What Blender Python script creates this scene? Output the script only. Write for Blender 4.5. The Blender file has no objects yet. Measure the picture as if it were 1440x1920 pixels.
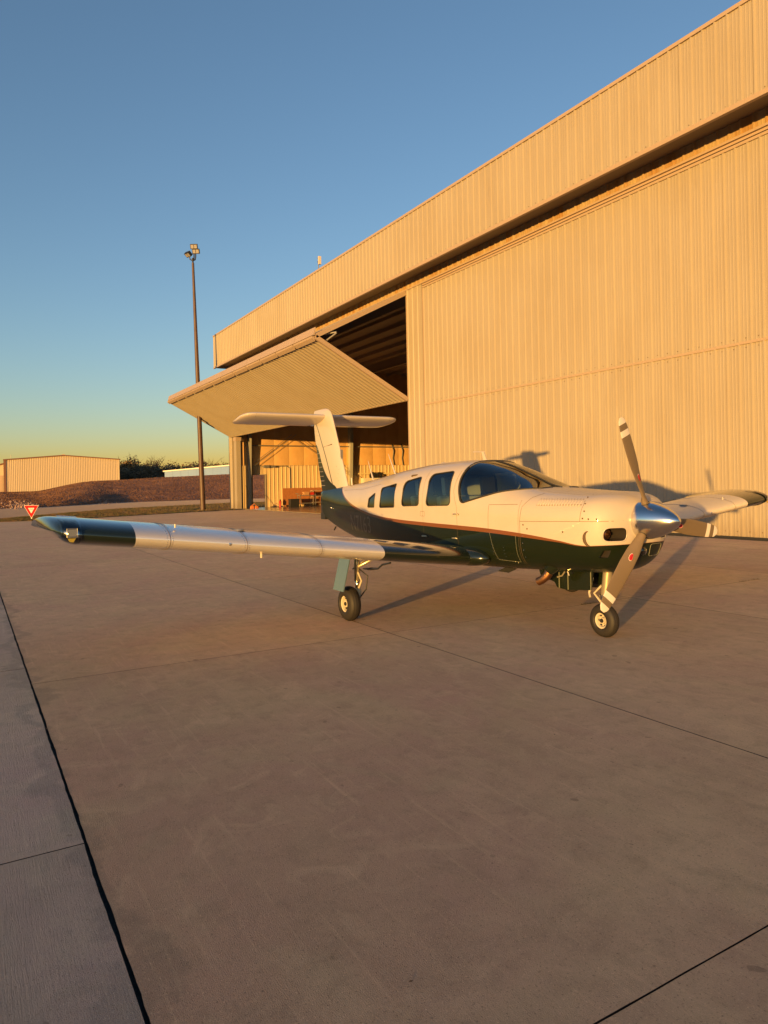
import bpy, bmesh, math, random
import numpy as np
from mathutils import Vector, Matrix
from mathutils.bvhtree import BVHTree
random.seed(7); R = math.radians
sc = bpy.context.scene
COL = sc.collection
# ------------------------------------------------------------------ camera
H = 1.6
fw = Vector((-.8614, .508, 0)).normalized(); rt = Vector((fw.y, -fw.x, 0)); up = Vector((0, 0, 1))
roll = math.atan(.0204)
cr = rt*math.cos(roll) - up*math.sin(roll); cu = up*math.cos(roll) + rt*math.sin(roll)
cd = bpy.data.cameras.new('camera'); cam = bpy.data.objects.new('camera', cd); COL.objects.link(cam)
M4 = Matrix((( cr.x, cu.x, -fw.x, 0), (cr.y, cu.y, -fw.y, 0), (cr.z, cu.z, -fw.z, H), (0, 0, 0, 1)))
cam.matrix_world = M4
cd.sensor_fit = 'VERTICAL'; cd.sensor_height = 36; cd.lens = 1331/1920*36; cd.shift_y = -52/1920
cd.clip_start = .05; cd.clip_end = 6000
sc.camera = cam
# ------------------------------------------------------------------ light
SUN_EL, SUN_AZ = 1.4, 122.0     # light travels towards azimuth SUN_AZ (from +X to +Y)
sd = Vector((math.cos(R(SUN_AZ))*math.cos(R(SUN_EL)), math.sin(R(SUN_AZ))*math.cos(R(SUN_EL)), -math.sin(R(SUN_EL))))
L = bpy.data.lights.new('sun', 'SUN'); L.energy = 3.1; L.angle = R(.6); L.color = (.85, .46, .115)
so = bpy.data.objects.new('sun', L); COL.objects.link(so); so.rotation_euler = sd.to_track_quat('-Z', 'Y').to_euler()
w = bpy.data.worlds.new('World'); sc.world = w; w.use_nodes = True
nt = w.node_tree; nt.nodes.clear()
sky = nt.nodes.new('ShaderNodeTexSky'); sky.sky_type = 'NISHITA'; sky.sun_disc = False
sp = -sd
sky.sun_elevation = R(SUN_EL); sky.sun_rotation = math.atan2(sp.x, sp.y)
sky.altitude = 200; sky.air_density = .90; sky.dust_density = .35; sky.ozone_density = 2.1
bg = nt.nodes.new('ShaderNodeBackground'); bg.inputs[1].default_value = .15
wo = nt.nodes.new('ShaderNodeOutputWorld')
nt.links.new(sky.outputs[0], bg.inputs[0]); nt.links.new(bg.outputs[0], wo.inputs[0])
SKYN = (sky, bg)
vs = sc.view_settings; vs.view_transform = 'Standard'; vs.look = 'None'; vs.exposure = 1.68; vs.gamma = 1; vs.use_curve_mapping = False
# ------------------------------------------------------------------ helpers
def tag(o, label=None, cat=None, group=None, kind=None):
    if label: o['label'] = label
    if cat: o['category'] = cat
    if group: o['group'] = group
    if kind: o['kind'] = kind
    return o
def empty(name, loc=(0, 0, 0), rz=0, label=None, cat=None, group=None, kind=None, parent=None):
    o = bpy.data.objects.new(name, None); COL.objects.link(o); o.location = loc; o.rotation_euler = (0, 0, rz)
    o.empty_display_size = .2
    if parent: o.parent = parent
    return tag(o, label, cat, group, kind)
class MB:
    def __init__(s): s.v = []; s.f = []
    def add(s, v, f):
        n = len(s.v); s.v += [tuple(p) for p in v]; s.f += [tuple(i+n for i in q) for q in f]; return s
    def box(s, a, b, m=None):
        x0, y0, z0 = a; x1, y1, z1 = b
        v = [(x0,y0,z0),(x1,y0,z0),(x1,y1,z0),(x0,y1,z0),(x0,y0,z1),(x1,y0,z1),(x1,y1,z1),(x0,y1,z1)]
        if m: v = [tuple(m @ Vector(p)) for p in v]
        return s.add(v, [(0,3,2,1),(4,5,6,7),(0,1,5,4),(1,2,6,5),(2,3,7,6),(3,0,4,7)])
    def tube(s, pts, r, n=10, cap=True):
        pts = [Vector(p) for p in pts]; rs = r if isinstance(r, (list, tuple)) else [r]*len(pts)
        vs_ = []; prev = None
        for i, p in enumerate(pts):
            d = (pts[min(i+1, len(pts)-1)] - pts[max(i-1, 0)]).normalized()
            if prev is None:
                a = d.orthogonal().normalized()
            else:
                a = (prev - d*prev.dot(d)).normalized()
            prev = a; b = d.cross(a)
            for k in range(n):
                t = 2*math.pi*k/n; vs_.append(p + (a*math.cos(t) + b*math.sin(t))*rs[i])
        fs = []
        for i in range(len(pts)-1):
            for k in range(n):
                k2 = (k+1) % n; fs.append((i*n+k, i*n+k2, (i+1)*n+k2, (i+1)*n+k))
        if cap: fs.append(tuple(range(n-1, -1, -1))); fs.append(tuple((len(pts)-1)*n+k for k in range(n)))
        return s.add(vs_, fs)
    def lathe(s, prof, n=32, m=None):           # prof: (axial, radius); axis = local x
        vs_ = []; fs = []
        for a, r in prof:
            for k in range(n):
                t = 2*math.pi*k/n; p = Vector((a, r*math.cos(t), r*math.sin(t)))
                vs_.append(m @ p if m else p)
        for i in range(len(prof)-1):
            for k in range(n):
                k2 = (k+1) % n; fs.append((i*n+k, i*n+k2, (i+1)*n+k2, (i+1)*n+k))
        return s.add(vs_, fs)
    def prism(s, poly, axis, a, b):             # poly 2-D extruded along axis
        n = len(poly)
        def P(u, v, t): return {'y': (u, t, v), 'x': (t, u, v), 'z': (u, v, t)}[axis]
        v = [P(u, q, a) for u, q in poly] + [P(u, q, b) for u, q in poly]
        f = [tuple(range(n)), tuple(range(2*n-1, n-1, -1))] + [(i, i+n, (i+1) % n + n, (i+1) % n) for i in range(n)]
        return s.add(v, f)
    def mesh(s, name, mat=None, smooth=False, sharp=None, fix=True):
        me = bpy.data.meshes.new(name); me.from_pydata([tuple(p) for p in s.v], [], s.f)
        if fix:
            bm = bmesh.new(); bm.from_mesh(me); bmesh.ops.recalc_face_normals(bm, faces=bm.faces); bm.to_mesh(me); bm.free()
        if mat: me.materials.append(mat)
        if smooth:
            me.shade_smooth()
            if sharp: me.set_sharp_from_angle(angle=R(sharp))
        return me
    def obj(s, name, mat, parent=None, smooth=False, sharp=None, loc=None, fix=True):
        return link(name, s.mesh(name, mat, smooth, sharp, fix), parent, loc)
def link(name, me, parent=None, loc=None):
    o = bpy.data.objects.new(name, me); COL.objects.link(o)
    if parent: o.parent = parent
    if loc is not None: o.location = loc
    return o
# ------------------------------------------------------------------ materials
def mat(name, col, rough=.5, metal=0., spec=.5, coat=0., noise=None, bump=None, rnd=0., world=False):
    m = bpy.data.materials.new(name); m.use_nodes = True; t = m.node_tree; b = t.nodes['Principled BSDF']
    b.inputs['Base Color'].default_value = (*col, 1); b.inputs['Roughness'].default_value = rough
    b.inputs['Metallic'].default_value = metal; b.inputs['Specular IOR Level'].default_value = spec
    b.inputs['Coat Weight'].default_value = coat; b.inputs['Coat Roughness'].default_value = .04
    tc = t.nodes.new('ShaderNodeTexCoord'); src = None
    if noise:                                   # (scale, col2, detail, lo, hi[, stretch])
        n = t.nodes.new('ShaderNodeTexNoise'); n.inputs['Scale'].default_value = noise[0]; n.inputs['Detail'].default_value = noise[2]
        mp = t.nodes.new('ShaderNodeMapping'); mp.inputs['Scale'].default_value = noise[5] if len(noise) > 5 else (1, 1, 1)
        t.links.new(tc.outputs['Object'] if not world else t.nodes.new('ShaderNodeNewGeometry').outputs['Position'], mp.inputs[0]); t.links.new(mp.outputs[0], n.inputs[0])
        mr = t.nodes.new('ShaderNodeMapRange'); mr.inputs[1].default_value = noise[3]; mr.inputs[2].default_value = noise[4]
        t.links.new(n.outputs[0], mr.inputs[0])
        mx = t.nodes.new('ShaderNodeMix'); mx.data_type = 'RGBA'
        mx.inputs[6].default_value = (*col, 1); mx.inputs[7].default_value = (*noise[1], 1)
        t.links.new(mr.outputs[0], mx.inputs[0]); t.links.new(mx.outputs[2], b.inputs['Base Color']); src = mx.outputs[2]
    if rnd:
        oi = t.nodes.new('ShaderNodeObjectInfo'); mr2 = t.nodes.new('ShaderNodeMapRange')
        mr2.inputs[3].default_value = 1-rnd; mr2.inputs[4].default_value = 1+rnd; t.links.new(oi.outputs['Random'], mr2.inputs[0])
        vm = t.nodes.new('ShaderNodeVectorMath'); vm.operation = 'SCALE'
        if src: t.links.new(src, vm.inputs[0])
        else: vm.inputs[0].default_value = col
        t.links.new(mr2.outputs[0], vm.inputs['Scale']); t.links.new(vm.outputs[0], b.inputs['Base Color'])
    if bump:                                    # (scale, strength, distance, detail)
        n = t.nodes.new('ShaderNodeTexNoise'); n.inputs['Scale'].default_value = bump[0]; n.inputs['Detail'].default_value = bump[3] if len(bump) > 3 else 4
        t.links.new(tc.outputs['Object'], n.inputs[0])
        bp = t.nodes.new('ShaderNodeBump'); bp.inputs['Strength'].default_value = bump[1]; bp.inputs['Distance'].default_value = bump[2]
        t.links.new(n.outputs[0], bp.inputs['Height']); t.links.new(bp.outputs[0], b.inputs['Normal'])
    return m
WALL = (.335, .287, .215)
m_wall = mat('cream_siding', WALL, .5, spec=.3, noise=(.9, (.308, .258, .185), 9, .42, .78, (1, 1, .45)), rnd=.015, world=True)
m_lint = mat('stained_siding', (.36, .27, .15), .55, spec=.2, noise=(3.2, (.30, .17, .06), 6, .42, .66, (1, 1, .15)), world=True)
def grime(m):
    t = m.node_tree; N = t.nodes; K = t.links.new; b = N['Principled BSDF']; src = b.inputs['Base Color'].links[0].from_socket
    g = N.new('ShaderNodeNewGeometry'); sp = N.new('ShaderNodeSeparateXYZ'); K(g.outputs['Position'], sp.inputs[0])
    mp = N.new('ShaderNodeMapping'); mp.inputs['Scale'].default_value = (5, 5, .55); K(g.outputs['Position'], mp.inputs[0])
    n = N.new('ShaderNodeTexNoise'); n.inputs['Scale'].default_value = 1.6; n.inputs['Detail'].default_value = 8; n.inputs['Roughness'].default_value = .7; K(mp.outputs[0], n.inputs[0])
    ml = N.new('ShaderNodeMath'); ml.operation = 'MULTIPLY_ADD'; K(n.outputs[0], ml.inputs[0]); ml.inputs[1].default_value = -1.6; K(sp.outputs[2], ml.inputs[2])
    r1 = N.new('ShaderNodeMapRange'); r1.inputs[1].default_value = -.75; r1.inputs[2].default_value = -.2; r1.inputs[3].default_value = .45; r1.inputs[4].default_value = 0.; K(ml.outputs[0], r1.inputs[0])
    r2 = N.new('ShaderNodeMapRange'); r2.inputs[1].default_value = .58; r2.inputs[2].default_value = .74; r2.inputs[3].default_value = 0.; r2.inputs[4].default_value = .22; K(n.outputs[0], r2.inputs[0])
    a = N.new('ShaderNodeMath'); a.operation = 'MAXIMUM'; K(r1.outputs[0], a.inputs[0]); K(r2.outputs[0], a.inputs[1])
    x = N.new('ShaderNodeMix'); x.data_type = 'RGBA'; K(a.outputs[0], x.inputs[0]); K(src, x.inputs[6]); x.inputs[7].default_value = (.20, .145, .09, 1); K(x.outputs[2], b.inputs['Base Color'])
grime(m_wall)
m_trim = mat('cream_trim', (.37, .28, .20), .45, spec=.3)
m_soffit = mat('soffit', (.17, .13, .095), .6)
m_liner = mat('liner', (.58, .43, .23), .45, spec=.3, rnd=.04)
m_insul = mat('insulation', (.64, .39, .155), .6, noise=(1.5, (.57, .34, .125), 4, .4, .7), bump=(3, .3, .02, 2))
m_steel = mat('primer_steel', (.38, .28, .20), .6)
m_colsteel = mat('column_steel', (.33, .32, .27), .6)
m_ply = mat('plywood', (.36, .14, .045), .6, noise=(6, (.30, .11, .035), 5, .4, .7))
m_floor = mat('sealed_floor', (.27, .22, .17), .17, spec=.5, noise=(.6, (.22, .18, .14), 5, .4, .7))
m_dark = mat('dark_gap', (.015, .013, .012), .9)
m_black = mat('black_plastic', (.02, .02, .02), .5)
m_greysteel = mat('grey_steel', (.30, .29, .27), .45, metal=.6)
m_red = mat('red_paint', (.45, .03, .02), .4)
m_orange = mat('orange_cloth', (.75, .22, .06), .8)
m_cardboard = mat('cardboard', (.42, .22, .09), .8)
m_pole = mat('bronze_pole', (.075, .040, .026), .5, noise=(2, (.10, .055, .035), 4, .4, .7))
m_lens = mat('flood_lens', (.75, .70, .6), .15, metal=.6)
def glass_mat(name, tint=(.72, .84, .74), rough=0.):
    m = bpy.data.materials.new(name); m.use_nodes = True; t = m.node_tree; t.nodes.clear()
    o = t.nodes.new('ShaderNodeOutputMaterial'); tr = t.nodes.new('ShaderNodeBsdfTransparent'); tr.inputs[0].default_value = (*tint, 1)
    gl = t.nodes.new('ShaderNodeBsdfGlossy'); gl.inputs['Roughness'].default_value = rough; gl.inputs[0].default_value = (1, 1, 1, 1)
    fr = t.nodes.new('ShaderNodeFresnel'); fr.inputs[0].default_value = 1.85
    mx = t.nodes.new('ShaderNodeMixShader'); t.links.new(fr.outputs[0], mx.inputs[0]); t.links.new(tr.outputs[0], mx.inputs[1]); t.links.new(gl.outputs[0], mx.inputs[2])
    t.links.new(mx.outputs[0], o.inputs[0]); return m
m_glass = glass_mat('window_glass', (.66, .78, .70))
m_clear = glass_mat('clear_lens', (.92, .94, .92), .02)
# ------------------------------------------------------------------ ground: apron slabs
def concrete(name, c1, c2, c3, bumpd=.006, streak=False, stains=True):
    m = bpy.data.materials.new(name); m.use_nodes = True; t = m.node_tree; N = t.nodes; b = N['Principled BSDF']; K = t.links.new
    g = N.new('ShaderNodeNewGeometry')
    def noise(scale, detail=5, rough=.55, vec=None, dist=0):
        n = N.new('ShaderNodeTexNoise'); n.inputs['Scale'].default_value = scale; n.inputs['Detail'].default_value = detail
        n.inputs['Roughness'].default_value = rough; n.inputs['Distortion'].default_value = dist
        K(vec or g.outputs['Position'], n.inputs[0]); return n.outputs[0]
    def rng(v, a, c, lo=0., hi=1.):
        r = N.new('ShaderNodeMapRange'); r.inputs[1].default_value = a; r.inputs[2].default_value = c
        r.inputs[3].default_value = lo; r.inputs[4].default_value = hi; K(v, r.inputs[0]); return r.outputs[0]
    def mix(f, a, c, mode='MIX'):
        x = N.new('ShaderNodeMix'); x.data_type = 'RGBA'; x.blend_type = mode
        for s, i in ((f, 0), (a, 6), (c, 7)):
            if isinstance(s, (int, float)): x.inputs[i].default_value = s
            elif isinstance(s, tuple): x.inputs[i].default_value = (*s, 1)
            else: K(s, x.inputs[i])
        return x.outputs[2]
    col = mix(rng(noise(.35, 8, .7, dist=.8), .32, .72), c1, c2)
    col = mix(rng(noise(1.3, 9, .72, dist=.9), .46, .82, 0, .55), col, c3)
    mp = N.new('ShaderNodeMapping'); mp.inputs['Scale'].default_value = (.5, 4, 1); mp.inputs['Rotation'].default_value = (0, 0, R(20)); K(g.outputs['Position'], mp.inputs[0])
    col = mix(rng(noise(1.0, 8, .7, mp.outputs[0]), .50, .78, 0, .35), col, c3)
    col = mix(rng(noise(.55, 7, .65, dist=.7), .40, .66, 0, .8), col, (c2[0]*1.02, c2[1]*.88, c2[2]*1.05))
    col = mix(rng(noise(.8, 6, .6, dist=1.5), .55, .72, 0, .5), col, (c1[0]*.80, c1[1]*.86, c1[2]*.82))
    col = mix(rng(noise(6, 8, .75, dist=.4), .48, .72, 0, .6), col, c3)
    col = mix(rng(noise(3.3, 8, .7, dist=1.2), .52, .76, 0, .6), col, (c1[0]*1.12, c1[1]*1.10, c1[2]*1.10))
    col = mix(rng(noise(9, 2, .4), .735, .755, 0, .45), col, (c3[0]*.5, c3[1]*.5, c3[2]*.52))
    mp3 = N.new('ShaderNodeMapping'); mp3.inputs['Scale'].default_value = (1.1, 26, 1); mp3.inputs['Rotation'].default_value = (0, 0, R(-33)); K(g.outputs['Position'], mp3.inputs[0])
    col = mix(rng(noise(1.0, 6, .65, mp3.outputs[0]), .57, .72, 0, .45), col, (c1[0]*1.18, c1[1]*1.16, c1[2]*1.15))
    if stains:
        sep = N.new('ShaderNodeSeparateXYZ'); K(g.outputs['Position'], sep.inputs[0])
        d = N.new('ShaderNodeMath'); d.operation = 'SUBTRACT'; K(sep.outputs[1], d.inputs[0]); d.inputs[1].default_value = .44
        nz = rng(noise(1.1, 7, .65), .3, .7, -.20, .22)
        e = N.new('ShaderNodeMath'); e.operation = 'ADD'; K(d.outputs[0], e.inputs[0]); K(nz, e.inputs[1])
        ab = N.new('ShaderNodeMath'); ab.operation = 'ABSOLUTE'; K(e.outputs[0], ab.inputs[0])
        col = mix(rng(ab.outputs[0], .03, .085, .34, 0.), col, (c3[0]*.6, c3[1]*.68, c3[2]*.78))
    sp_ = rng(noise(120, 3, .6), .58, .72, 0, .5); col = mix(sp_, col, (c1[0]*1.5, c1[1]*1.5, c1[2]*1.5))
    dk = rng(noise(95, 3, .6), .30, .42, .6, 0); col = mix(dk, col, (c3[0]*.45, c3[1]*.45, c3[2]*.45))
    oi = N.new('ShaderNodeObjectInfo'); rv = rng(oi.outputs['Random'], 0, 1, .93, 1.07)
    vm = N.new('ShaderNodeVectorMath'); vm.operation = 'SCALE'; K(col, vm.inputs[0]); K(rv, vm.inputs['Scale'])
    K(vm.outputs[0], b.inputs['Base Color'])
    b.inputs['Roughness'].default_value = .8; b.inputs['Specular IOR Level'].default_value = .2; b.inputs['Diffuse Roughness'].default_value = .6
    h = N.new('ShaderNodeMath'); h.operation = 'ADD'; K(noise(230, 3, .6), h.inputs[0])
    mp2 = N.new('ShaderNodeMapping'); mp2.inputs['Scale'].default_value = (8, 120, 1) if streak else (30, 260, 1); K(g.outputs['Position'], mp2.inputs[0])
    st = N.new('ShaderNodeMath'); st.operation = 'MULTIPLY'; K(noise(1, 3, .6, mp2.outputs[0]), st.inputs[0]); st.inputs[1].default_value = .6 if streak else .35
    K(st.outputs[0], h.inputs[1])
    bp = N.new('ShaderNodeBump'); bp.inputs['Strength'].default_value = 1; bp.inputs['Distance'].default_value = bumpd
    K(h.outputs[0], bp.inputs['Height']); K(bp.outputs[0], b.inputs['Normal'])
    return m
m_slab = concrete('apron_concrete', (.68, .49, .305), (.53, .376, .226), (.36, .255, .168))
m_slab2 = concrete('old_concrete', (.56, .475, .365), (.46, .39, .30), (.33, .285, .225), streak=True)
m_base = mat('joint_sealant', (.012, .011, .010), .8, bump=(60, .6, .01))
jb = MB().box((-49.5, -62, -.5), (40, 90, -.022)); apron = jb.obj('apron', m_base); tag(apron, kind='structure')
rj = random.Random(3)
def slab(x0, x1, y0, y1, m, jit=(0, 0, 0, 0), clip=None):    # jit: y0,y1,x0,x1 edges
    pts = []
    def edge(a, b, j):
        a = Vector(a); b = Vector(b); Ld = (b-a).length; n = max(1, int(Ld/.06)) if j else 1
        d = (b-a)/Ld; nrm = Vector((-d.y, d.x)); wv = 0
        for i in range(n):
            p = a + d*Ld*i/n
            if j and i: wv = wv*.8 + rj.gauss(0, j); p = p + nrm*(abs(wv) + (abs(rj.gauss(0, j*1.2)) if rj.random() < .25 else 0))
            pts.append(p)
    edge((x0, y0), (x1, y0), jit[0]); edge((x1, y0), (x1, y1), jit[3]); edge((x1, y1), (x0, y1), jit[1]); edge((x0, y1), (x0, y0), jit[2])
    n = len(pts); v = [(p.x, p.y, 0) for p in pts] + [(p.x, p.y, -.03) for p in pts]
    f = [tuple(range(n))] + [(i, i+n, (i+1) % n+n, (i+1) % n) for i in range(n)]
    mb = MB(); mb.add(v, f); o = mb.obj('slab', m, apron); o.data.materials.append(m_base)
    for p_ in o.data.polygons: p_.material_index = 0 if abs(p_.normal.z) > .5 else 1
    return o
YJ = [.44, 3.90, 7.72, 11.4, 15.0, 17.0]
XJ = [13.8, 8.7, 3.6, -1.5, -6.58, -11.7, -16.8, -21.9, -27, -32.1, -37.2, -42.3]
def apron_end(y): return -43.6 - (y-1.6)*.315
for i in range(len(XJ)):
    for j in range(len(YJ)-1):
        g = .005; y0, y1 = YJ[j]+g, YJ[j+1]-g; x1 = XJ[i]-.003
        x0 = XJ[i+1]+.003 if i+1 < len(XJ) else apron_end((y0+y1)/2)
        big = .0012 if j == 0 and XJ[i] > -20 else 0
        slab(x0, x1, y0+(.003 if j == 0 else 0), y1, m_slab, (big, .0004 if x1 > -12 else 0, .0004 if x1 > -12 else 0, .0004 if x1 > -12 else 0))
XL = [12, 7.8, 4.0, .2, -3.48, -7.2, -11, -15, -19, -23, -27, -31, -35, -39, -42.5]
YLs = [.44, -3.6, -8, -13, -19, -26]
for i in range(len(XL)-1):
    for j in range(len(YLs)-1):
        g = .0045
        slab(XL[i+1]+g, XL[i]-g, YLs[j+1]+g, YLs[j]-g-(.0 if j == 0 else 0), m_slab2, (0, .0012 if (j == 0 and XL[i] > -20) else 0, 0, 0))
# ------------------------------------------------------------------ pixel-free terrain: grass verge, road, hill, far field
m_grassground = mat('verge_soil', (.075, .062, .028), .9, noise=(1.2, (.13, .085, .04), 6, .4, .65), bump=(9, .8, .06))
m_field = mat('dry_field', (.105, .048, .028), .95, noise=(.35, (.19, .085, .045), 9, .42, .66), bump=(2.5, .9, .25))
m_road = mat('asphalt_road', (.30, .235, .19), .95, spec=.05, noise=(.8, (.26, .20, .16), 5, .4, .7), bump=(60, .5, .005))
for m_ in (m_road, m_grassground, m_field): m_.node_tree.nodes['Principled BSDF'].inputs['Diffuse Roughness'].default_value = 1.
base = MB().add([(-3000, -3000, -.6), (3000, -3000, -.6), (3000, 3000, -.6), (-3000, 3000, -.6)], [(0, 1, 2, 3)]).obj('ground', m_field); tag(base, kind='structure')
def at(az_px, d):                               # ground point seen along image column az_px at distance d (perspective depth)
    p = (fw + rt*((az_px-720)/1331))*d; return (p.x, p.y)
def gy(px, py, z=0.):
    u = px-720; v = py-908; c = math.cos(roll); s = -math.sin(roll)
    right = u*c+v*s; upv = -(-u*s+v*c); d = fw*1331 + rt*right + up*upv; t = (z-H)/d.z; return (d.x*t, d.y*t)
cols = [-900, -500, -250, -100, 0, 60, 100, 160, 220, 300, 360, 430, 480, 560]
def ext(px, ys):
    # piecewise-linear rows with extrapolation
    xs = [0, 100, 220, 430]; 
    if px <= 0: return ys[0] + (px)*(ys[1]-ys[0])/100*.35
    if px >= 430: return ys[3] + (px-430)*(ys[3]-ys[2])/210*.5
    return float(np.interp(px, xs, ys))
verge_n = [979, 976, 969, 956.5]; road_n = [973.5, 964, 954, 943]; road_f = [954.5, 950.5, 943, 936]
def strip(name, na, nb_, z0, z1, m, k):
    mb = MB(); v = []
    for px in cols:
        a = gy(px, ext(px, na)); b_ = gy(px, ext(px, nb_)); v += [(*a, z0), (*b_, z1)]
    f = [(2*i, 2*i+1, 2*i+3, 2*i+2) for i in range(len(cols)-1)]
    mb.add(v, f); o = mb.obj(name, m); tag(o, kind=k); return o
vo = strip('verge', verge_n, road_n, .012, .012, m_grassground, 'structure')
# underlay between apron edge and road (beyond the slab sheet)
MB().add([(-49.5, -62, -.02), (-49.5, 90, -.02), (-140, 90, -.02), (-140, -62, -.02)], [(0, 1, 2, 3)]).obj('verge_subsoil', m_grassground)['kind'] = 'structure'
strip('road', road_n, road_f, .016, .016, m_road, 'structure')
# hill: rows from road edge up to the crest and on
crest_px = [-900, -300, -40, 20, 40, 60, 75, 100, 140, 170, 224, 300, 360, 432, 520, 700]
crest_py = [925, 924, 923, 922.5, 922, 921.5, 920.5, 915, 906, 902, 899.5, 895, 892, 888.5, 886, 884]
hz = lambda px: 908 - .0204*(px-720)
def hill_z(px, d, far): return 0
hillV = []; hc = [ -900, -500, -300, -160, -80, -40, -10, 10, 25, 40, 55, 70, 85, 100, 115, 130, 150, 170, 190, 210, 235, 260, 290, 320, 350, 380, 410, 440, 480, 520, 600, 700]
rows = []
nr = 26
rh = random.Random(5)
for px in hc:
    a = gy(px, ext(px, road_f)); da = Vector(a).dot(Vector((fw.x, fw.y)))
    low = max(0., min(1., (px-5)/70.))          # 0 on the flat field left, 1 on the mound
    pc = float(np.interp(px, crest_px, crest_py)); 
    crestd = float(np.interp(px, [-900, 0, 100, 220, 430, 700], [100, 112, 112, 118, 126, 136]))
    zc = H + (hz(px) - pc)/1331*crestd
    row = []
    for k in range(nr):
        t = k/(nr-1)
        if t <= .7:
            s = t/.7; d = da + (crestd-da)*s
            prof = s*s*(3-2*s)*.55 + s*.45
            z = .016 + (zc-.016)*prof
        else:
            s = (t-.7)/.3; d = crestd + 60*s; z = zc - .2*s - (1.5*s if low > .9 else 0)
        z += (rh.random()-.5)*.10*min(1, k/3)*(1 if t < .68 else .3)
        p = at(px, d); row.append((p[0], p[1], z))
    rows.append(row)
v = [p for r_ in rows for p in r_]; f = [(i*nr+k, i*nr+k+1, (i+1)*nr+k+1, (i+1)*nr+k) for i in range(len(hc)-1) for k in range(nr-1)]
hill = MB().add(v, f).obj('hill', m_field, smooth=True); tag(hill, kind='structure')
HB = BVHTree.FromPolygons([Vector(p) for p in v], f)
def ground_z(x, y):
    h = HB.ray_cast(Vector((x, y, 50)), Vector((0, 0, -1))); return h[0].z if h[0] is not None else 0.
# grass on the verge, dry tufts on the hill
m_grass = mat('grass_blades', (.10, .095, .03), .8, noise=(.9, (.24, .14, .06), 4, .42, .6))
m_dry = mat('dry_tufts', (.16, .072, .036), .9, noise=(.4, (.27, .135, .07), 6, .45, .68))
def tufts(name, n, fn, h, wd, m, label, k=3, seed=1):
    r = random.Random(seed); mb = MB(); V = mb.v; F = mb.f
    for _ in range(n):
        x, y, z = fn(r)
        for q in range(k):
            a = r.random()*6.283; l = r.uniform(.4, 1)*h; dx, dy = math.cos(a)*wd, math.sin(a)*wd; ox, oy = r.uniform(-.05, .05), r.uniform(-.05, .05)
            ln = r.uniform(-.5, .5)*l; i = len(V)
            V += [(x+ox-dx, y+oy-dy, z), (x+ox+dx, y+oy+dy, z), (x+ox+ln, y+oy+ln*.5, z+l)]; F.append((i, i+1, i+2))
    o = mb.obj(name, m, fix=False); tag(o, label, 'grass', kind='stuff'); return o
def f_verge(r):
    while True:
        px = r.uniform(-260, 560); t = r.random(); a = gy(px, ext(px, verge_n)); b_ = gy(px, ext(px, road_n)); q = (a[0]+(b_[0]-a[0])*t, a[1]+(b_[1]-a[1])*t, .01)
        if q[0] < -51.8 or q[1] < 16.7: return q
tufts('verge_grass', 24000, f_verge, .075, .02, m_grass, 'patchy green and straw coloured mown grass between apron and road', seed=2)
def f_hill(r):
    i = r.randrange(4, len(hc)-2); k = r.uniform(.3, 17.8); s = r.random(); k0 = int(k); kt = k-k0
    p = Vector(rows[i][k0]).lerp(Vector(rows[i][k0+1]), kt); q = Vector(rows[i+1][k0]).lerp(Vector(rows[i+1][k0+1]), kt); return tuple(p.lerp(q, s) - Vector((0, 0, .02)))
tufts('hill_grass', 26000, f_hill, .12, .04, m_dry, 'coarse reddish brown dead grass covering the embankment', seed=3)
m_rock = mat('pale_rock', (.42, .27, .19), .9, noise=(3, (.32, .19, .13), 4, .4, .6))
def rocks(name, cx_, cy_, sx, sy, n, smin, smax, label, seed):
    r = random.Random(seed); mb = MB()
    for _ in range(n):
        a, q = gy(cx_ + r.gauss(0, sx), cy_ + r.gauss(0, sy)); z = ground_z(a, q); s = r.uniform(smin, smax)
        c = Vector((a, q, z)); vv = []
        for sg in ((1,0,0),(-1,0,0),(0,1,0),(0,-1,0),(0,0,1),(0,0,-.6)):
            vv.append(c + Vector(sg)*s*r.uniform(.6, 1.2))
        mb.add(vv, [(0,2,4),(2,1,4),(1,3,4),(3,0,4),(2,0,5),(1,2,5),(3,1,5),(0,3,5)])
    o = mb.obj(name, m_rock); tag(o, label, 'rocks', kind='stuff')
rocks('rubble', 38, 951, 14, 1.6, 260, .06, .22, 'pale broken rocks heaped at the left foot of the embankment', 4)
rocks('rubble', 196, 944, 9, 1.0, 60, .05, .15, 'small scatter of pale stones low on the middle of the slope', 5)
# ------------------------------------------------------------------ corrugated panels
PITCH = 1/3.
def prof_pts(w=1.0, hgt=.038):
    pts = []
    n = int(round(w/PITCH))
    for i in range(n):
        o = i*PITCH
        for u, h in ((0, 0), (.028, hgt), (.058, hgt), (.086, 0), (.148, 0), (.160, .005), (.176, .005), (.188, 0), (.240, 0), (.252, .005), (.268, .005), (.280, 0)):
            pts.append((o+u, h))
    pts.append((n*PITCH, 0)); return pts
_pc = {}
def panel_mesh(length, m, w=1.0, hgt=.038, seg=1):
    key = (round(length, 3), m.name, w, hgt)
    if key in _pc: return _pc[key]
    P = prof_pts(w, hgt); mb = MB(); n = len(P)
    v = [(u, -h, 0) for u, h in P] + [(u, -h, length) for u, h in P]
    f = [(i, i+1, i+1+n, i+n) for i in range(n-1)]
    mb.add(v, f); me = mb.mesh('corrugated_panel', m, fix=False); _pc[key] = me; return me
def panels(parent, x0, x1, y, z0, z1, m, name='panel', off=0.):
    """ribbed sheets on a wall facing -Y, in metre-wide sheets"""
    n = int(round(x1-x0)); me = panel_mesh(z1-z0, m)
    for i in range(n):
        o = link(name, me, parent, (x0+i, y-(.006 if i % 2 else 0), z0)); o.scale = ((x1-x0)/n, 1, 1)
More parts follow.
